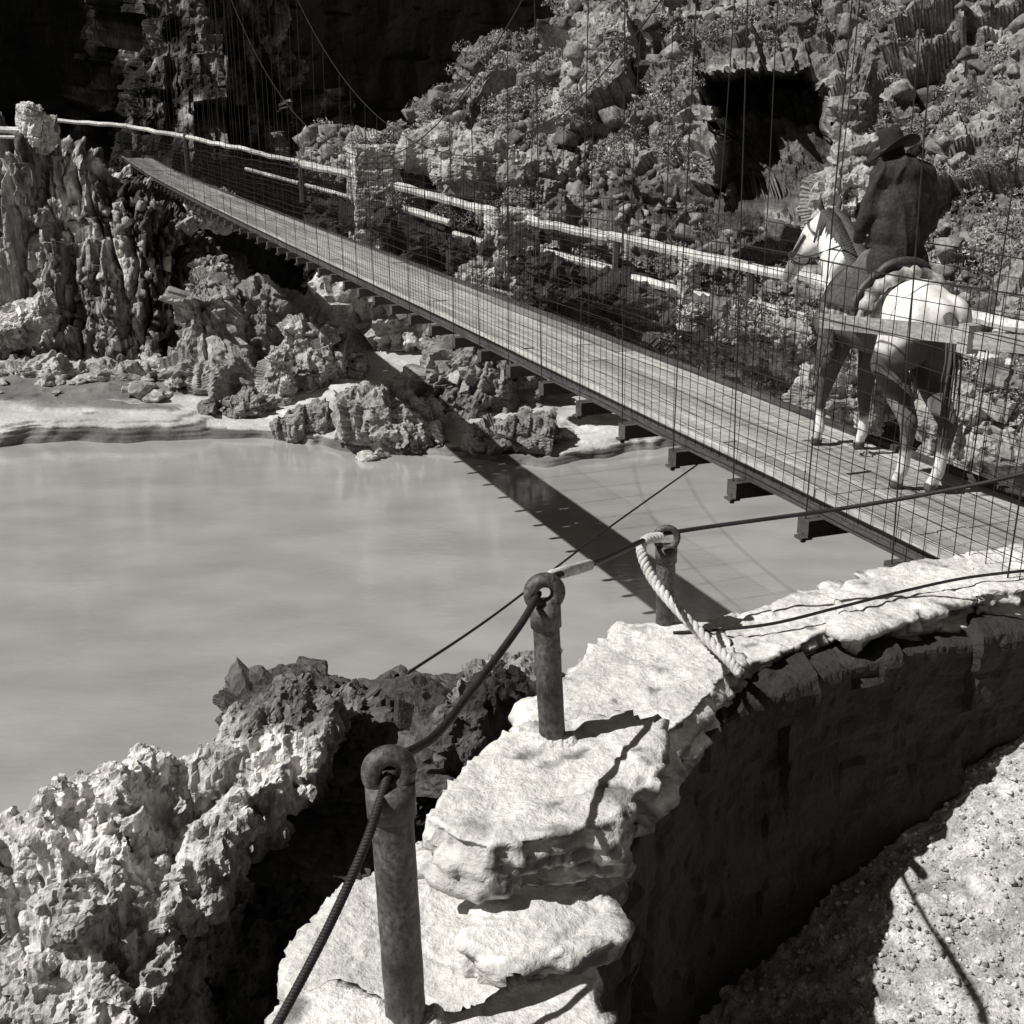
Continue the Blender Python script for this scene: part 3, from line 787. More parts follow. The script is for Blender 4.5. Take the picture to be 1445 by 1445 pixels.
white = np.maximum(white, smooth_h(V[:, 1] + .12 * patch, .58, .66) * smooth_h(V[:, 2], 1.18, 1.3))
white = np.maximum(white, 1 - smooth_h(V[:, 2] + .05 * patch, .27, .33))
flank = smooth_h(patch + .5 * (1.0 - V[:, 2]), .25, .4) * (V[:, 1] < -.1) * .15
t = .13 + .9 * np.maximum(white, flank)
face = (V[:, 1] > .98) & (V[:, 2] < 1.82)
t = np.where(face, np.where(np.abs(V[:, 0] + .13) < .06, 1., .35), t)
t = np.where((V[:, 2] > 1.86), .12, t)
t = np.where(V[:, 2] < .055, .13, t)
t = t * np.clip(1 + .12 * fbm(V * 9, 3, 5) + .08 * fbm(V * 30, 2, 6), .6, 1.3)
set_tone(me, t)
new_obj('body', me, M['horse'], horse)
# mane and tail
mb = MB()
for k in range(70):
    u = k / 69; p = catmull(np.array([(0, .5, 1.5), (0, .7, 1.66), (-.02, .86, 1.8), (-.05, .98, 1.87)]), 70)[k]
    sd = 1 if k % 2 else -1; l = random.uniform(.16, .28)
    mb.tube([p, p + np.array([sd * .08, -.03, -.02]), p + np.array([sd * .13, -.04 + random.uniform(-.03, .03), -l])], [.02, .018, .004], 5)
mb.build('mane', M['hair'], horse, True)
mb = MB(); mb.tube([(0, -.82, 1.3), (0, -.9, 1.25), (0, -.93, 1.1)], [.035, .045, .03], 8)
for k in range(26):
    x, y = random.gauss(0, .012), random.gauss(0, .014); l = random.uniform(.5, .95)
    mb.tube([(x, -.9 + y, 1.24), (x * 1.8, -.95 + y, 1.0), (x * 2.5 + .01, -.93 + y, 1.24 - l * .7), (x * 1.6 + .02, -.9 + y, 1.24 - l)], [.009, .008, .006, .002], 5)
mb.build('tail', M['hair'], horse, True)
def arch(y0, y1, r0, zc, a0, a1, thick, ny=8, na=26, rr=None, wob=0.):
    Vv = []; 
    for i in range(ny):
        y = y0 + (y1 - y0) * i / (ny - 1)
        for k in range(na):
            a = math.radians(a0 + (a1 - a0) * k / (na - 1)); r = (r0 if rr is None else rr(y, a)) + wob * math.sin(k * 1.7 + i)
            Vv.append((r * math.sin(a), y, zc + r * math.cos(a)))
    n = len(Vv); 
    for i in range(ny):
        y = y0 + (y1 - y0) * i / (ny - 1)
        for k in range(na):
            a = math.radians(a0 + (a1 - a0) * k / (na - 1)); r = (r0 if rr is None else rr(y, a)) + thick + wob * math.sin(k * 1.7 + i)
            Vv.append((r * math.sin(a), y, zc + r * math.cos(a)))
    Fc = []
    for i in range(ny - 1):
        for k in range(na - 1):
            a = i * na + k; Fc.append((a, a + 1, a + na + 1, a + na)); Fc.append((n + a, n + a + na, n + a + na + 1, n + a + 1))
    for i in range(ny - 1):
        for k in (0, na - 1): a = i * na + k; Fc.append((a, a + na, n + a + na, n + a))
    for k in range(na - 1):
        for i in (0, ny - 1): a = i * na + k; Fc.append((a, n + a, n + a + 1, a + 1))
    return Vv, Fc
mb = MB(); v, f = arch(-.34, .42, .315, 1.14, -88, 88, .022, 20, 40, wob=.003); mb.add(v, f)
o = mb.build('saddle_blanket', M['blanket'], horse, True)
Vb = co(o.data); st = np.where(np.sin(Vb[:, 1] * 60) > .1, 1.7, .35); set_tone(o.data, st)
sad = empty('saddle', (0, 0, 0)); sad.parent = horse
def seat_r(y, a): return .345 + (.06 * math.exp(-((y + .12) / .07) ** 2) + .05 * math.exp(-((y - .3) / .06) ** 2)) * max(0, math.cos(a))
mb = MB(); v, f = arch(-.16, .36, .345, 1.14, -75, 75, .035, 16, 34, seat_r); mb.add(v, f); mb.build('seat', M['leather'], sad, True)
mb = MB(); pts = [(.2 * math.sin(a), -.17 - .03 * math.cos(a), 1.48 + .12 * math.cos(a)) for a in np.linspace(-1.5, 1.5, 15)]; mb.tube(pts, .032, 8); mb.build('cantle', M['leather'], sad, True)
mb = MB(); mb.tube([(0, .32, 1.5), (0, .37, 1.6)], [.03, .022], 8); mb.ball((0, .375, 1.615), .035, sc_=(1, 1, .5)); mb.build('horn', M['leather'], sad, True)
mb = MB(); pts = [(.36 * math.sin(a), -.3 + .02 * math.sin(5 * a), 1.16 + .36 * math.cos(a)) for a in np.linspace(-1.25, 1.25, 24)]; mb.tube(pts, [.05 + .012 * math.sin(9 * i) for i in range(24)], 10); mb.build('coat_roll', M['blanket'], sad, True)
set_tone(COL.objects[-1].data, [1.6 if (i // 10) % 5 < 3 else .5 for i in range(mb.n)])
for s in (-1, 1):
    mb = MB(); mb.bar((s * .37, .16, 1.1), (s * .43, .26, .68), .012, .055); mb.tube([(s * .43 + .06 * math.cos(a) * 0, .26 + .06 * math.cos(a), .66 + .07 * math.sin(a)) for a in np.linspace(0, 6.28, 16)], .012, 6); mb.build('stirrup', M['leather'], sad)
mb = MB()
def ringv(c, ax, r, rt):
    u = np.cross(ax, [1, 0, 0]); u = u / np.linalg.norm(u); w = np.cross(ax, u); mb.tube([np.array(c) + r * (math.cos(a) * u + math.sin(a) * w) for a in np.linspace(0, 2 * math.pi, 20)], rt, 5)
ax = np.array([-.05, .3, -.46]); ax /= np.linalg.norm(ax)
ringv((-.15, 1.27, 1.46), ax, .088, .009); ringv((-.07, 1.06, 1.72), ax * [1, 1, 1], .118, .009)
for s in (-1, 1): mb.tube([(-.15 + s * .085, 1.27, 1.46), (-.08 + s * .115, 1.1, 1.66)], .009, 5)
for s in (-1, 1): mb.tube([(-.15 + s * .09, 1.27, 1.45), (s * .2, .9, 1.52), (s * .1, .5, 1.66), (-.02, .42, 1.7)], .008, 5)
mb.build('bridle', M['leather'], horse)

# ------------------------------------------------------------------ rider
PS = 1.0
person = empty('person', (hw[0] + .05, hw[1], ZD + dz(hs[1]) + .03), HY, label='rider in wide dark hat and dark jacket, seen from behind on the horse', cat='person')
UP = 0.
person.scale = (.86, .92, .98)
HT = Vector((-.03, .08, 2.42))
def arms(mb, sl=True):
    for s in (-1, 1):
        ch = [(s * .2, .06, 2.2, .085), (s * .29, .07, 1.93, .068), (s * .31, .12, 1.82, .06), (s * .2, .32, 1.72, .047)]
        if not sl: ch = [(s * .2, .06, 2.2, .07), (s * .3, .1, 1.85, .05), (s * .18, .35, 1.71, .034), (s * .1, .41, 1.71, .036)]
        mb.limb(ch, 10)
mb = MB()
mb.limb([(0, .08, 1.6, .16), (0, .06, 1.78, .145), (0, .07, 2.03, .16), (0, .08, 2.19, .12)]); mb.limb([(-.2, .06, 2.2, .07), (.2, .06, 2.2, .07)])
mb.limb([(0, .08, 2.2, .065), (-.02, .17, 2.24, .06)]); mb.ball((-.04, .21, 2.32), .105, sc_=(.85, 1., 1.2)); mb.limb([(-.07, .31, 2.31, .016), (-.075, .325, 2.285, .019)], 8); mb.ball((-.065, .28, 2.24), .045)
for s in (-1, 1): mb.ball((-.04 + s * .092, .2, 2.31), .028, 8, 6, (.4, .8, 1.2))
arms(mb, False)
for s in (-1, 1):
    for k in range(4):
        y = .4 + .022 * k - .02; L_ = (.07, .08, .075, .06)[k]
        mb.limb([(s * .09, y, 1.715 - .018 * k, .0125), (s * .035, y + .02, 1.71 - .018 * k, .0115), (s * .03, y - .005, 1.675 - .018 * k, .010), (s * (.03 + L_ * .3), y - .02, 1.67 - .018 * k, .009)], 6)
    mb.limb([(s * .12, .36, 1.735, .015), (s * .06, .35, 1.75, .013), (s * .03, .37, 1.74, .011)], 6)
    mb.limb([(s * .12, .1, 1.56, .13), (s * .29, .38, 1.34, .09), (s * .34, .5, 1.2, .07), (s * .37, .44, .84, .052), (s * .375, .42, .76, .048), (s * .38, .56, .72, .04)])
new_obj('body', fuse(mb, .011, 3), M['skin'], person)
mb = MB(); mb.limb([(0, .05, 1.6, .19), (0, .03, 1.75, .195), (0, .05, 2.0, .2), (-.1, .03, 1.98, .16), (.1, .03, 1.98, .16), (-.11, .03, 1.8, .15), (.11, .03, 1.8, .15), (0, .05, 2.0, .2), (0, .07, 2.17, .16), (0, .11, 2.25, .1)]); mb.limb([(-.2, .06, 2.19, .105), (0, .05, 2.2, .15), (.2, .06, 2.19, .105)]); arms(mb)
mb.limb([(-.12, .02, 1.56, .165), (.12, .02, 1.56, .165)])
me = fuse(mb, .016, 16)
displace(me, lambda V, N: .014 * (1 - np.abs(np.sin(V[:, 0] * 15 + 3 * fbm(V * 2, 2, 2) + V[:, 2] * 3 * np.sign(V[:, 0])))) ** 3 * 1.6 + .008 * fbm(V * 5, 2, 6), False)
new_obj('jacket', me, M['jacket'], person)
mb = MB()
for s in (-1, 1): mb.limb([(s * .12, .1, 1.56, .15), (s * .28, .36, 1.36, .112), (s * .34, .5, 1.19, .09), (s * .37, .46, .98, .08), (s * .375, .44, .83, .085)])
me = fuse(mb, .018, 4); displace(me, lambda V, N: .014 * fbm(V * 7, 3, 6), False); new_obj('chaps', me, M['chaps'], person)
for s in (-1, 1):
    mb = MB(); mb.limb([(s * .375, .43, .88, .066), (s * .376, .41, .76, .058), (s * .38, .52, .735, .05), (s * .385, .63, .725, .042)]); new_obj('boot', fuse(mb, .014, 3), M['leather'], person)
mb = MB(); mb.ball((-.04, .185, 2.325), .112, 14, 10, (.9, .95, 1.1)); mb.ball((-.02, .15, 2.24), .085, 12, 8)
new_obj('hair', fuse(mb, .012, 2), M['hat'], person)
# hat: brim dips to the left
hat = empty('hat', (-.04, .19, 2.385)); hat.parent = person; hat.rotation_euler = (math.radians(-14), math.radians(-17), 0)
mb = MB(); prof = [(.0, .165), (.05, .17), (.085, .155), (.1, .1), (.108, .04), (.115, .0)]
n = 36; Vv = []; Fc = []
rings = [(r, z) for r, z in prof] + [(.15, -.004), (.2, .0), (.232, .012), (.232, .006), (.2, -.008), (.11, -.012)]
for r, z in rings:
    for k in range(n):
        a = 2 * math.pi * k / n; zz = z + (.035 * math.cos(2 * a) * -((r - .115) / .117) if r > .116 else 0) - (.03 * math.exp(-(math.cos(a) * r / .03) ** 2) if z > .14 else 0)
        Vv.append((r * .92 * math.cos(a), r * 1.08 * math.sin(a), zz))
for i in range(len(rings) - 1):
    for k in range(n): Fc.append((i * n + k, (i + 1) * n + k, (i + 1) * n + (k + 1) % n, i * n + (k + 1) % n))
mb.add(Vv, Fc); mb.build('felt', M['hat'], hat, True)
mb = MB(); mb.tube([(.108 * math.cos(a), .124 * math.sin(a), .012) for a in np.linspace(0, 6.2832, 28)], .008, 6); mb.build('hat_band', M['leather'], hat, True)
mb = MB(); mb.limb([(.03, .0, 2.27, .03), (.07, -.02, 2.25, .036), (.085, -.05, 2.2, .028)], 10); mb.limb([(-.05, .04, 2.26, .03), (.03, .02, 2.27, .03)], 10)
new_obj('neckerchief', fuse(mb, .012, 2), M['cloth'], person)

# ------------------------------------------------------------------ near bank: wall, slabs, path, crag
from mathutils.geometry import tessellate_polygon
def prism(mb, pts, z0, z1):
    pts = [np.array(p[:2]) for p in pts]; n = len(pts)
    ar = sum(pts[i][0] * pts[(i + 1) % n][1] - pts[(i + 1) % n][0] * pts[i][1] for i in range(n))
    if ar < 0: pts = pts[::-1]
    tri = tessellate_polygon([[Vector((p[0], p[1], 0)) for p in pts]])
    V = [(p[0], p[1], z1) for p in pts] + [(p[0], p[1], z0) for p in pts]; Fc = []
    for t in tri:
        a, b, c = [pts[i] for i in t]; ccw = (b[0] - a[0]) * (c[1] - a[1]) - (c[0] - a[0]) * (b[1] - a[1]) > 0
        t = t if ccw else t[::-1]; Fc.append(tuple(t)); Fc.append(tuple(n + i for i in t[::-1]))
    for i in range(n): j = (i + 1) % n; Fc.append((i, n + i, n + j, j))
    mb.add(V, Fc)
def slabmesh(outl, zrel, thick, seed, voxel=.018, amp=1., tone=1., edge=.05):
    mb = MB(); P = [atz(x, y, zrel) for x, y in outl]; prism(mb, P, EYE + zrel - thick, EYE + zrel); me = fuse(mb, voxel, 1)
    def fn(V, N):
        up = np.clip(N[:, 2], 0, 1)
        ch = chipdisp([(.3, .05, -1), (.12, .06, 1), (.05, .022, 1)], seed, (1.2, 1.2, .6))(V, N)
        v3, e3 = facet(V / np.array([.5, .5, .3]), seed + 9, .5)
        lay = np.sign(vnoise(V * np.array([1.5, 1.5, 34.]), seed + 6)) * np.abs(vnoise(V * np.array([1.5, 1.5, 34.]), seed + 6)) ** .5
        side = (edge / .05) * ch + .02 * lay + .02 * fbm(V * 4, 3, seed)
        top = .012 * v3 + .014 * fbm(V * np.array([3, 3, 3]), 4, seed) + .006 * fbm(V * 14, 3, seed + 2) - .014 * np.exp(-(e3 / .025) ** 2) + .012 * chip(V / .12, seed + 4)
        w = smooth_h(up, .3, .9); return amp * (side * (1 - w) + top * w)
    displace(me, fn, False); V = co(me); N = nrm(me)
    pit = fbm(V * 9, 3, seed + 3); t = tone * np.clip(1.02 + .10 * fbm(V * 2.5, 3, seed) - .5 * np.clip(pit - .62, 0, 1) * 3, .3, 1.25)
    side = 1 - smooth_h(N[:, 2], .1, .8); inner = smooth_h(N[:, 0] * .8 - N[:, 1] * .35, .25, .6); t *= 1 - .22 * side - .6 * side * inner; set_tone(me, t); return me  # sides, most of all path-facing ones, painted darker to deepen their shade
wall = empty('stone_wall', atz(880, 1150, -3.6), label='pale stone parapet wall with iron posts set in it, along the path', cat='wall'); wo = np.array(wall.location)
def wpart(name, me):
    V = co(me) - wo; me.vertices.foreach_set('co', V.astype(np.float32).ravel()); me.update(); return new_obj(name, me, M['slab'], wall)
wpart('cap_slab', slabmesh([(598, 1150), (640, 1095), (690, 1042), (765, 1008), (880, 1015), (932, 1032), (948, 1078), (915, 1105), (880, 1150), (800, 1178), (690, 1192), (640, 1180)], -2.12, .2, 301))
wpart('cap_slab', slabmesh([(742, 990), (760, 1070), (900, 1062), (975, 1012), (1018, 960), (1052, 935), (1030, 900), (1000, 876), (940, 884), (872, 880), (838, 915), (795, 958)], -2.6, .28, 302, .02))
wpart('cap_slab', slabmesh([(985, 935), (985, 880), (1040, 862), (1110, 846), (1180, 826), (1200, 872), (1120, 915), (1055, 938)], -2.62, .2, 303, .018, 1.))
wpart('cap_slab', slabmesh([(1170, 832), (1230, 806), (1300, 792), (1372, 778), (1385, 838), (1300, 862), (1195, 890)], -2.58, .22, 304, .018, 1.))
wpart('cap_slab', slabmesh([(1366, 780), (1445, 765), (1560, 742), (1700, 720), (1720, 790), (1560, 812), (1445, 834), (1378, 842)], -2.56, .24, 305, .02, 1.))
wpart('cap_slab', slabmesh([(650, 1330), (700, 1280), (800, 1262), (858, 1275), (862, 1305), (800, 1345), (730, 1362)], -2.38, .12, 306, .014))
wpart('cap_slab', slabmesh([(300, 1560), (400, 1420), (470, 1395), (560, 1418), (640, 1425), (740, 1385), (830, 1375), (842, 1440), (860, 1580)], -2.24, .22, 307, .016))
wpart('cap_slab', slabmesh([(420, 1330), (470, 1270), (560, 1210), (610, 1180), (760, 1195), (880, 1165), (820, 1230), (780, 1290), (840, 1330), (800, 1420), (600, 1440), (400, 1440)], -2.5, .3, 308, .016, .8, .95))
# rubble core of the wall
core = [(880, 1640), (848, 1430), (850, 1330), (800, 1260), (905, 1130), (928, 1060), (1000, 990), (1050, 950), (1200, 897), (1330, 868), (1445, 848), (1720, 800), (1720, 728), (1445, 772), (1300, 800), (1180, 832), (1100, 856), (1000, 884), (872, 890), (800, 955), (745, 1010), (690, 1060), (600, 1160), (470, 1290), (400, 1390), (280, 1600)]
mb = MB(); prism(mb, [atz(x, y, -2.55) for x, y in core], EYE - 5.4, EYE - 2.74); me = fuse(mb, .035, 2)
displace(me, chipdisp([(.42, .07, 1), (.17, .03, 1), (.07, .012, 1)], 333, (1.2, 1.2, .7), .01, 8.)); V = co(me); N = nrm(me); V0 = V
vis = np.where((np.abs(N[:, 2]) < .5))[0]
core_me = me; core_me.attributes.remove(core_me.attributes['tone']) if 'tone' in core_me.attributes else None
set_tone(core_me, np.clip(.05 + .015 * fbm(V * 3, 3, 2), .03, .1))  # core painted near black to stand for the shade on the inner face
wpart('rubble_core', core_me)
# loose stones bedded along the inner edge
r = np.random.default_rng(9)
for k in range(34):
    u = r.uniform(0, 1); x = 1035 + 410 * u; y = np.interp(x, [1035, 1200, 1330, 1445], [945, 893, 866, 842]) + r.uniform(-6, 34)
    st_ = stone('edge_stone', atz(x, y, -2.78 - r.uniform(0, .12)), np.array([.1, .08, .07]) * r.uniform(.5, 1.35), 1400 + k, None, None, r.uniform(.9, 1.4), sub=3, amp=.8)
    for q in ('label', 'category'):
        if q in st_: del st_[q]
    st_.parent = wall; st_.location = Vector(st_.location) - wall.location

# path and near ground
V, Q = sheet([[(x, y, EYE + z) for x, y, z in rr] for rr in [
 [(-3, -9, -4.1), (0, -9, -4.0), (3, -9, -3.9), (8, -9, -3.5), (20, -9, -1.)],
 [(-2, 0, -4.15), (.3, 0, -4.45), (3, 0, -4.35), (8, 0, -3.5), (20, 0, -1.)],
 [(-.8, 3, -4.3), (.6, 3, -4.5), (3, 3, -4.4), (8, 3, -3.5), (20, 3, -1.5)],
 [(.2, 5.5, -4.0), (1.2, 5.5, -4.3), (3, 5.5, -3.72), (8, 5.5, -3.3), (20, 6, -1.5)],
 [(1, 6.6, -3.9), (2, 6.5, -3.75), (4, 6.3, -3.15), (8, 6.5, -3.0), (20, 8, -1.5)]]], 520, 420)
v, e = facet(V / .05, 5, .9); v2, e2 = facet(V / .13, 8, .7)
V[:, 2] += .016 * v + .02 * v2 + .05 * fbm(V * 1.1, 3, 3)
tag(new_obj('path', mesh_from(V, Q, True, np.clip(.95 + .35 * v + .25 * fbm(V * 12, 2, 4), .35, 1.5)), M['path']), kind='structure')
n = 9000; r = np.random.default_rng(2); P = np.stack([r.uniform(1.2, 3.6, n), r.uniform(3, 6.6, n), np.zeros(n)], 1)
from mathutils.kdtree import KDTree
kd = KDTree(len(V)); [kd.insert((p[0], p[1], 0), i) for i, p in enumerate(V)]; kd.balance()
mb = MB(); octa = np.array([(1, 0, 0), (-1, 0, 0), (0, 1, 0), (0, -1, 0), (0, 0, .7), (0, 0, -.7)]); of = np.array([(0, 2, 4), (2, 1, 4), (1, 3, 4), (3, 0, 4), (2, 0, 5), (1, 2, 5), (3, 1, 5), (0, 3, 5)])
vv = []; ff = []; tt = []
for i in range(n):
    q = kd.find((P[i, 0], P[i, 1], 0))[1]; s = .006 + .022 * r.random() ** 4
    A_ = octa * s * r.uniform(.6, 1.3, (6, 3)); an = r.uniform(0, 6.28); c_, s_ = math.cos(an), math.sin(an); A_ = A_ @ np.array([[c_, -s_, 0], [s_, c_, 0], [0, 0, 1]])
    vv.append(V[q] + A_ + np.array([r.uniform(-.01, .01), r.uniform(-.01, .01), s * .3])); ff.append(of + 6 * i); tt += [r.uniform(.5, 1.7)] * 6
tag(new_obj('gravel', mesh_from(np.concatenate(vv), np.concatenate(ff), False, tt), M['path']), 'loose pale gravel strewn over the sunlit path', 'gravel', kind='stuff')
# near bank below the wall, falling to the river
V, Q = sheet([[(x, y, EYE + z) for x, y, z in rr] for rr in [
 [(-9, -6, -4.5), (-4, -6, -4.2), (0, -6, -4.2), (4, -6, -4.2), (9, -6, -4.2)],
 [(-9, 2, -6), (-4, 2, -5.2), (-1, 2.2, -4.6), (2, 3, -4.4), (9, 5.8, -4.2)],
 [(-9, 4.5, -8.5), (-4, 4.5, -7), (-1, 5, -5.5), (2, 6.2, -5.2), (9, 7.6, -5)],
 [(-9, 6.0, -10.8), (-4, 6.2, -10.8), (-.6, 6.8, -9), (2.2, 7.4, -9), (9, 8.6, -9)],
 [(-9, 6.8, -11.5), (-4, 7, -11.5), (-.6, 7.6, -11.5), (2.2, 8.2, -11.5), (9, 9.5, -11.5)]]], 160, 140)
me = mesh_from(V, Q); displace(me, rockdisp([(.9, .35), (.35, .15)], 71, (1, 1, 1), .05, 4.)); set_tone(me, np.full(len(me.vertices), .45)); tag(new_obj('river_bank', me, M['crag']), kind='structure')

# crag
R_ = [
 [(-200, 1310, 5.0), (-90, 1265, 5.0), (10, 1190, 5.05), (95, 1118, 5.1), (172, 1045, 5.25), (280, 1012, 5.4), (370, 990, 5.5), (440, 985, 5.55), (500, 1015, 5.7)],
 [(-200, 1340, 4.8), (-90, 1290, 4.8), (15, 1220, 4.85), (110, 1150, 4.85), (190, 1085, 5.0), (295, 1050, 5.1), (380, 1035, 5.15), (450, 1035, 5.3), (500, 1050, 5.75)],
 [(-200, 1400, 4.6), (-90, 1350, 4.6), (20, 1290, 4.6), (120, 1225, 4.6), (205, 1165, 4.65), (300, 1125, 4.7), (375, 1105, 4.8), (430, 1100, 5.1), (480, 1100, 5.8)],
 [(-200, 1470, 4.5), (-90, 1420, 4.5), (20, 1360, 4.45), (120, 1310, 4.42), (200, 1260, 4.4), (275, 1215, 4.42), (325, 1195, 4.6), (370, 1180, 5.1), (430, 1170, 5.8)],
 [(-200, 1540, 4.4), (-90, 1490, 4.4), (20, 1440, 4.35), (110, 1400, 4.3), (180, 1360, 4.25), (245, 1330, 4.25), (290, 1310, 4.5), (330, 1290, 5.1), (390, 1270, 5.8)],
 [(-200, 1640, 4.35), (-90, 1590, 4.3), (20, 1540, 4.25), (100, 1510, 4.2), (165, 1480, 4.15), (220, 1450, 4.15), (262, 1420, 4.4), (300, 1400, 5.0), (370, 1370, 5.7)],
 [(-200, 1900, 4.3), (-90, 1850, 4.25), (20, 1800, 4.2), (100, 1760, 4.1), (160, 1730, 4.05), (215, 1700, 4.05), (250, 1650, 4.3), (290, 1600, 4.9), (360, 1560, 5.6)]]
rows = [row(q + [(q[-1][0] + 90, q[-1][1] + 10, 5.9), (q[-1][0] + 230, q[-1][1] + 20, 5.4)]) for q in R_]
back = [p + np.array([-.15, .5, -.7]) for p in rows[0]]; back2 = [p + np.array([-.5, 1.3, -3.5]) for p in rows[0]]; back3 = [np.array([p[0] - .9, p[1] + 2., -.6]) for p in rows[0]]
low = [np.array([p[0], p[1] - .1, 2.]) for p in rows[-1]]
V, Q = sheet([back3, back2, back] + rows + [low], 120, 180, True); me = remesh(solid(V, Q, (.25, 1.0, -.5)), .045, 2)
displace(me, chipdisp([(.7, .40, 1), (.36, .24, 1)], 151, (.8, .8, 1.5), 0, 1, .16)); me = remesh(me, .024)
displace(me, chipdisp([(.21, .15, 1), (.12, .08, 1)], 171, (.75, .8, 1.7), 0, 1, .16)); me = remesh(me, .0135)
displace(me, chipdisp([(.062, .036, 1), (.034, .015, 1)], 191, (.8, .8, 1.5), .002, 30., .16)); V = co(me); V[:, 2] -= .24 * smooth_h(-V[:, 0], .9, 2.0); me.vertices.foreach_set('co', V.astype(np.float32).ravel()); me.update(); px, py = proj(V)
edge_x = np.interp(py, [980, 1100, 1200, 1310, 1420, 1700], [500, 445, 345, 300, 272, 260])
gap = smooth_h(px, edge_x, edge_x + 40)  # hollow right of the crag, its shade put into the tone
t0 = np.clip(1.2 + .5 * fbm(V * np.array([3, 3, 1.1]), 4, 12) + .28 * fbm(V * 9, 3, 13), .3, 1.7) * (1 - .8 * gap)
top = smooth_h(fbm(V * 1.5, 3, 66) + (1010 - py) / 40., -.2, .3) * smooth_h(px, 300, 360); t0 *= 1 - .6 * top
vis = np.where((gap < .1) & (V[:, 2] > 4.5) & (px > -160))[0]
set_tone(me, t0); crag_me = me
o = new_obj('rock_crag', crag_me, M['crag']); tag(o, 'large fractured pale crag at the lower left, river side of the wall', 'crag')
stone('boulder', atd(565, 1065, 5.9), (.85, .62, .42), 717, 'dark mossy rock behind the nearest iron post, above the river', 'boulder', .22, 'crag', 6, rot=.15).scale = (1.12, 1.1, .68)
stone('boulder', atd(432, 1000, 6.0), (.42, .35, .22), 723, 'dark lichen covered rock on the crest of the crag', 'boulder', .26, 'crag', 6).scale = (1.12, 1.1, .68)
stone('boulder', atd(720, 985, 5.9), (.36, .3, .2), 719, 'pale pitted rock just left of the middle iron post', 'boulder', .8, 'crag', 6)

# ------------------------------------------------------------------ iron posts with eyes, cables, rope
def eye_post(px, py_base, d, zbase, H, dia, ring_r, yaw, lean, label, thick=.026):
    b = atd(px, py_base, d); b[2] = EYE + zbase
    e = empty('iron_post', b, 0, label=label, cat='post', group='iron eye posts on the wall'); e.rotation_euler = (0, lean, 0)
    mb = MB(); zz = np.linspace(-.25, H, 14); mb.tube([(0, 0, z) for z in zz], [dia / 2 * (1 + .015 * math.sin(z * 40)) for z in zz], 24); mb.build('pipe', M['iron'], e, True)
    mb = MB(); mb.tube([(0, 0, H - .07), (0, 0, H + .015)], dia / 2 * 1.16, 24); mb.build('collar', M['iron'], e, True)
    mb = MB(); mb.ball((0, 0, -.03), dia * .95, 20, 12, (1.1, 1., .75)); me_ = fuse(mb, .008, 1); displace(me_, chipdisp([(.06, .02, 1), (.025, .008, 1)], 5)); set_tone(me_, np.full(len(me_.vertices), .9)); new_obj('mortar_base', me_, M['slab'], e)
    mb = MB(); zc = H + ring_r + .005
    mb.tube([(ring_r * math.cos(a) * math.cos(yaw), ring_r * math.cos(a) * math.sin(yaw), zc + ring_r * math.sin(a)) for a in np.linspace(0, 2 * math.pi, 33)], thick, 12, False)
    mb.build('eye_ring', M['iron'], e, True)
    return e, b
p1, b1 = eye_post(574, 1455, 2.62, -2.26, .70, .105, .042, .2, -.03, 'nearest and thickest iron eye post, at the bottom of the photo')
p2, b2 = eye_post(780, 1045, 3.9, -2.14, .52, .092, .047, .15, -.06, 'middle iron eye post standing on the pale cap slab')
p3, b3 = eye_post(938, 890, 6.0, -2.64, .47, .098, .055, .0, -.02, 'farthest iron eye post where the rope is tied', .018)
def strand(pts, r, n=60): return catmull(np.array(pts), n)
def cable(name, pts, r, label, m='cable', n=60, cat='cable', nseg=8):
    c = np.mean(pts, 0); e = mesh = None
    P = strand(pts, r, n) - c; mb = MB(); mb.tube(P, r, nseg); o = mb.build(name, M[m], None, True); o.location = c; return tag(o, label, cat)
R1, R2, R3 = atd(548, 1085, 2.62), atd(760, 822, 3.9), atd(932, 748, 6.0)
cable('cable', [R3 + [.02, 0, -.02], atd(1010, 742, 6.1), atd(1185, 718, 6.15), atd(1320, 695, 6.05), atd(1445, 668, 5.9), atd(1700, 600, 5.6)], .012, 'dark steel cable running right from the farthest eye post past the bridge')
cable('guy_wire', [atd(575, 950, 5.6), atd(700, 866, 7.0), atd(845, 755, 9.), atd(985, 655, 11.4)], .008, 'thin straight wire from the dark rock up to the bridge beam', n=30, cat='wire', nseg=6)
cable('wire', [atz(950, 893, -2.585), atz(1010, 889, -2.575), atz(1090, 880, -2.565), atz(1180, 858, -2.545), atz(1280, 833, -2.53), atz(1372, 814, -2.51), atz(1500, 800, -2.5)], .0085, 'dark wire lying along the top of the wall', n=40, cat='wire', nseg=6)
def twisted(pts, r, label, turns, n=300, m='rope', name='rope'):
    P = strand(pts, r, n); c = np.mean(P, 0); P = P - c; mb = MB()
    for k in range(3):
        Q_ = []
        for i, p in enumerate(P):
            d = P[min(i + 1, n - 1)] - P[max(i - 1, 0)]; d /= np.linalg.norm(d); u = np.cross(d, [0, 1., .3]); u /= np.linalg.norm(u); w = np.cross(d, u)
            a = 2 * math.pi * (turns * i / n + k / 3); Q_.append(p + r * .5 * (math.cos(a) * u + math.sin(a) * w))
        mb.tube(Q_, r * .56, 8)
    o = mb.build(name, M[m], None, True); o.location = c; tag(o, label, name)
twisted([R2 + [.02, .0, .0], atd(800, 806, 4.1), atd(850, 790, 4.9), atd(905, 764, 5.8), R3 + [-.03, 0, -.03]], .013, 'dark cable sagging between the middle and farthest eye posts', 34, 400, 'cable', 'cable')
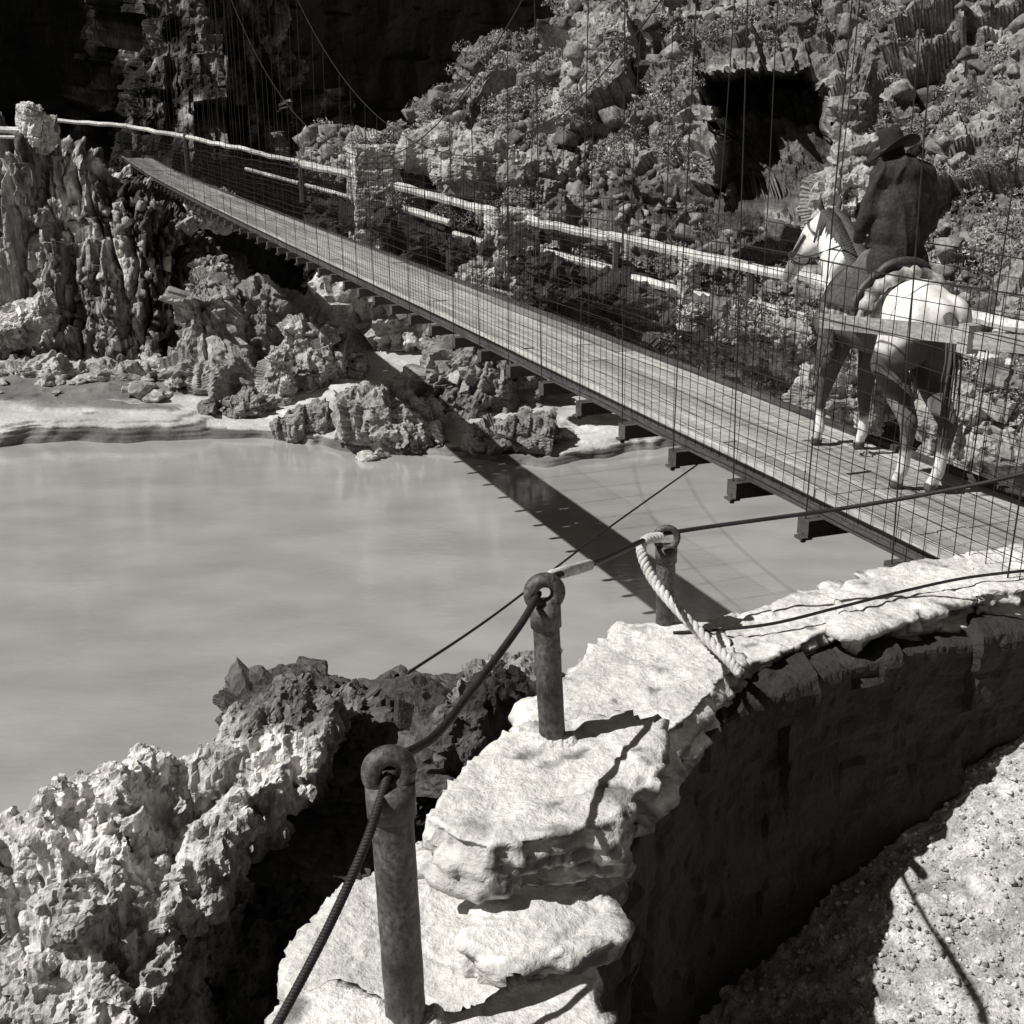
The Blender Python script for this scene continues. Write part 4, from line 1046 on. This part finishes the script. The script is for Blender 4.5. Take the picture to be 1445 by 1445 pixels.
twisted([R2 + [0, 0, -.04], atd(738, 876, 3.74), atd(703, 925, 3.54), atd(663, 978, 3.3), atd(612, 1040, 2.95), R1 + [.0, .02, .01]], .0125, 'dark cable slanting from the middle eye post down to the nearest one', 34, 400, 'cable', 'cable')
twisted([R1 + [0, -.01, -.01], atd(520, 1180, 2.5), atd(478, 1278, 2.42), atd(432, 1370, 2.34), atd(375, 1475, 2.24), atd(300, 1610, 2.1)], .0115, 'dark cable dropping from the nearest eye post to the lower left', 34, 400, 'cable', 'cable')
twisted([atd(932, 758, 5.92), atd(912, 762, 5.86), atd(905, 778, 5.82), atd(918, 812, 5.75), atd(945, 848, 5.62), atd(985, 890, 5.45), atd(1022, 925, 5.3), atd(1044, 950, 5.22)], .026, 'pale twisted rope hanging from the farthest eye post over the wall', 11)
twisted([atd(780, 812, 3.99), atd(800, 806, 4.09), atd(816, 802, 4.3), atd(832, 797, 4.55)], .021, 'short frayed pale rope end lashed to the cable at the middle post', 4, 60)

# ------------------------------------------------------------------ light, world, camera
SUN_EL, SUN_AZ = math.radians(49.), math.radians(69.)        # light travels toward azimuth 69 deg east of ahead
dirv = Vector((math.sin(SUN_AZ) * math.cos(SUN_EL), math.cos(SUN_AZ) * math.cos(SUN_EL), -math.sin(SUN_EL)))
sl = bpy.data.lights.new('sun', 'SUN'); sl.energy = 5.0; sl.angle = math.radians(.45); sl.color = (1., .985, .955)
so = bpy.data.objects.new('sun', sl); COL.objects.link(so); so.rotation_euler = dirv.to_track_quat('-Z', 'Y').to_euler(); so.location = (-20, -20, 40)
w = bpy.data.worlds.new('World'); sc.world = w; w.use_nodes = True; nt = w.node_tree
sky = nt.nodes.new('ShaderNodeTexSky'); sky.sky_type = 'NISHITA'; sky.sun_disc = False; sky.sun_elevation = SUN_EL
sky.sun_rotation = math.atan2(-dirv.x, -dirv.y)
bw = nt.nodes.new('ShaderNodeRGBToBW'); nt.links.new(sky.outputs[0], bw.inputs[0])
cc = nt.nodes.new('ShaderNodeCombineColor')
for i, k in enumerate((.6, .525, .46)):
    q = nt.nodes.new('ShaderNodeMath'); q.operation = 'MULTIPLY'; q.inputs[1].default_value = k; nt.links.new(bw.outputs[0], q.inputs[0]); nt.links.new(q.outputs[0], cc.inputs[i])
bg = nt.nodes['Background']; nt.links.new(cc.outputs[0], bg.inputs[0]); bg.inputs[1].default_value = .05

cam = bpy.data.cameras.new('camera'); cam.sensor_width = 36.; cam.lens = 36. * F / 1445.; cam.clip_end = 1000.; cam.clip_start = .1
cobj = bpy.data.objects.new('camera', cam); COL.objects.link(cobj); cobj.location = (0, 0, EYE); cobj.rotation_euler = (math.pi / 2 - PITCH, 0, 0); sc.camera = cobj
sc.view_settings.view_transform = 'Standard'; sc.view_settings.look = 'None'; sc.view_settings.exposure = 0.; sc.view_settings.gamma = 1.
sc.cycles.diffuse_bounces = 2
sc.render.resolution_x = sc.render.resolution_y = 1024
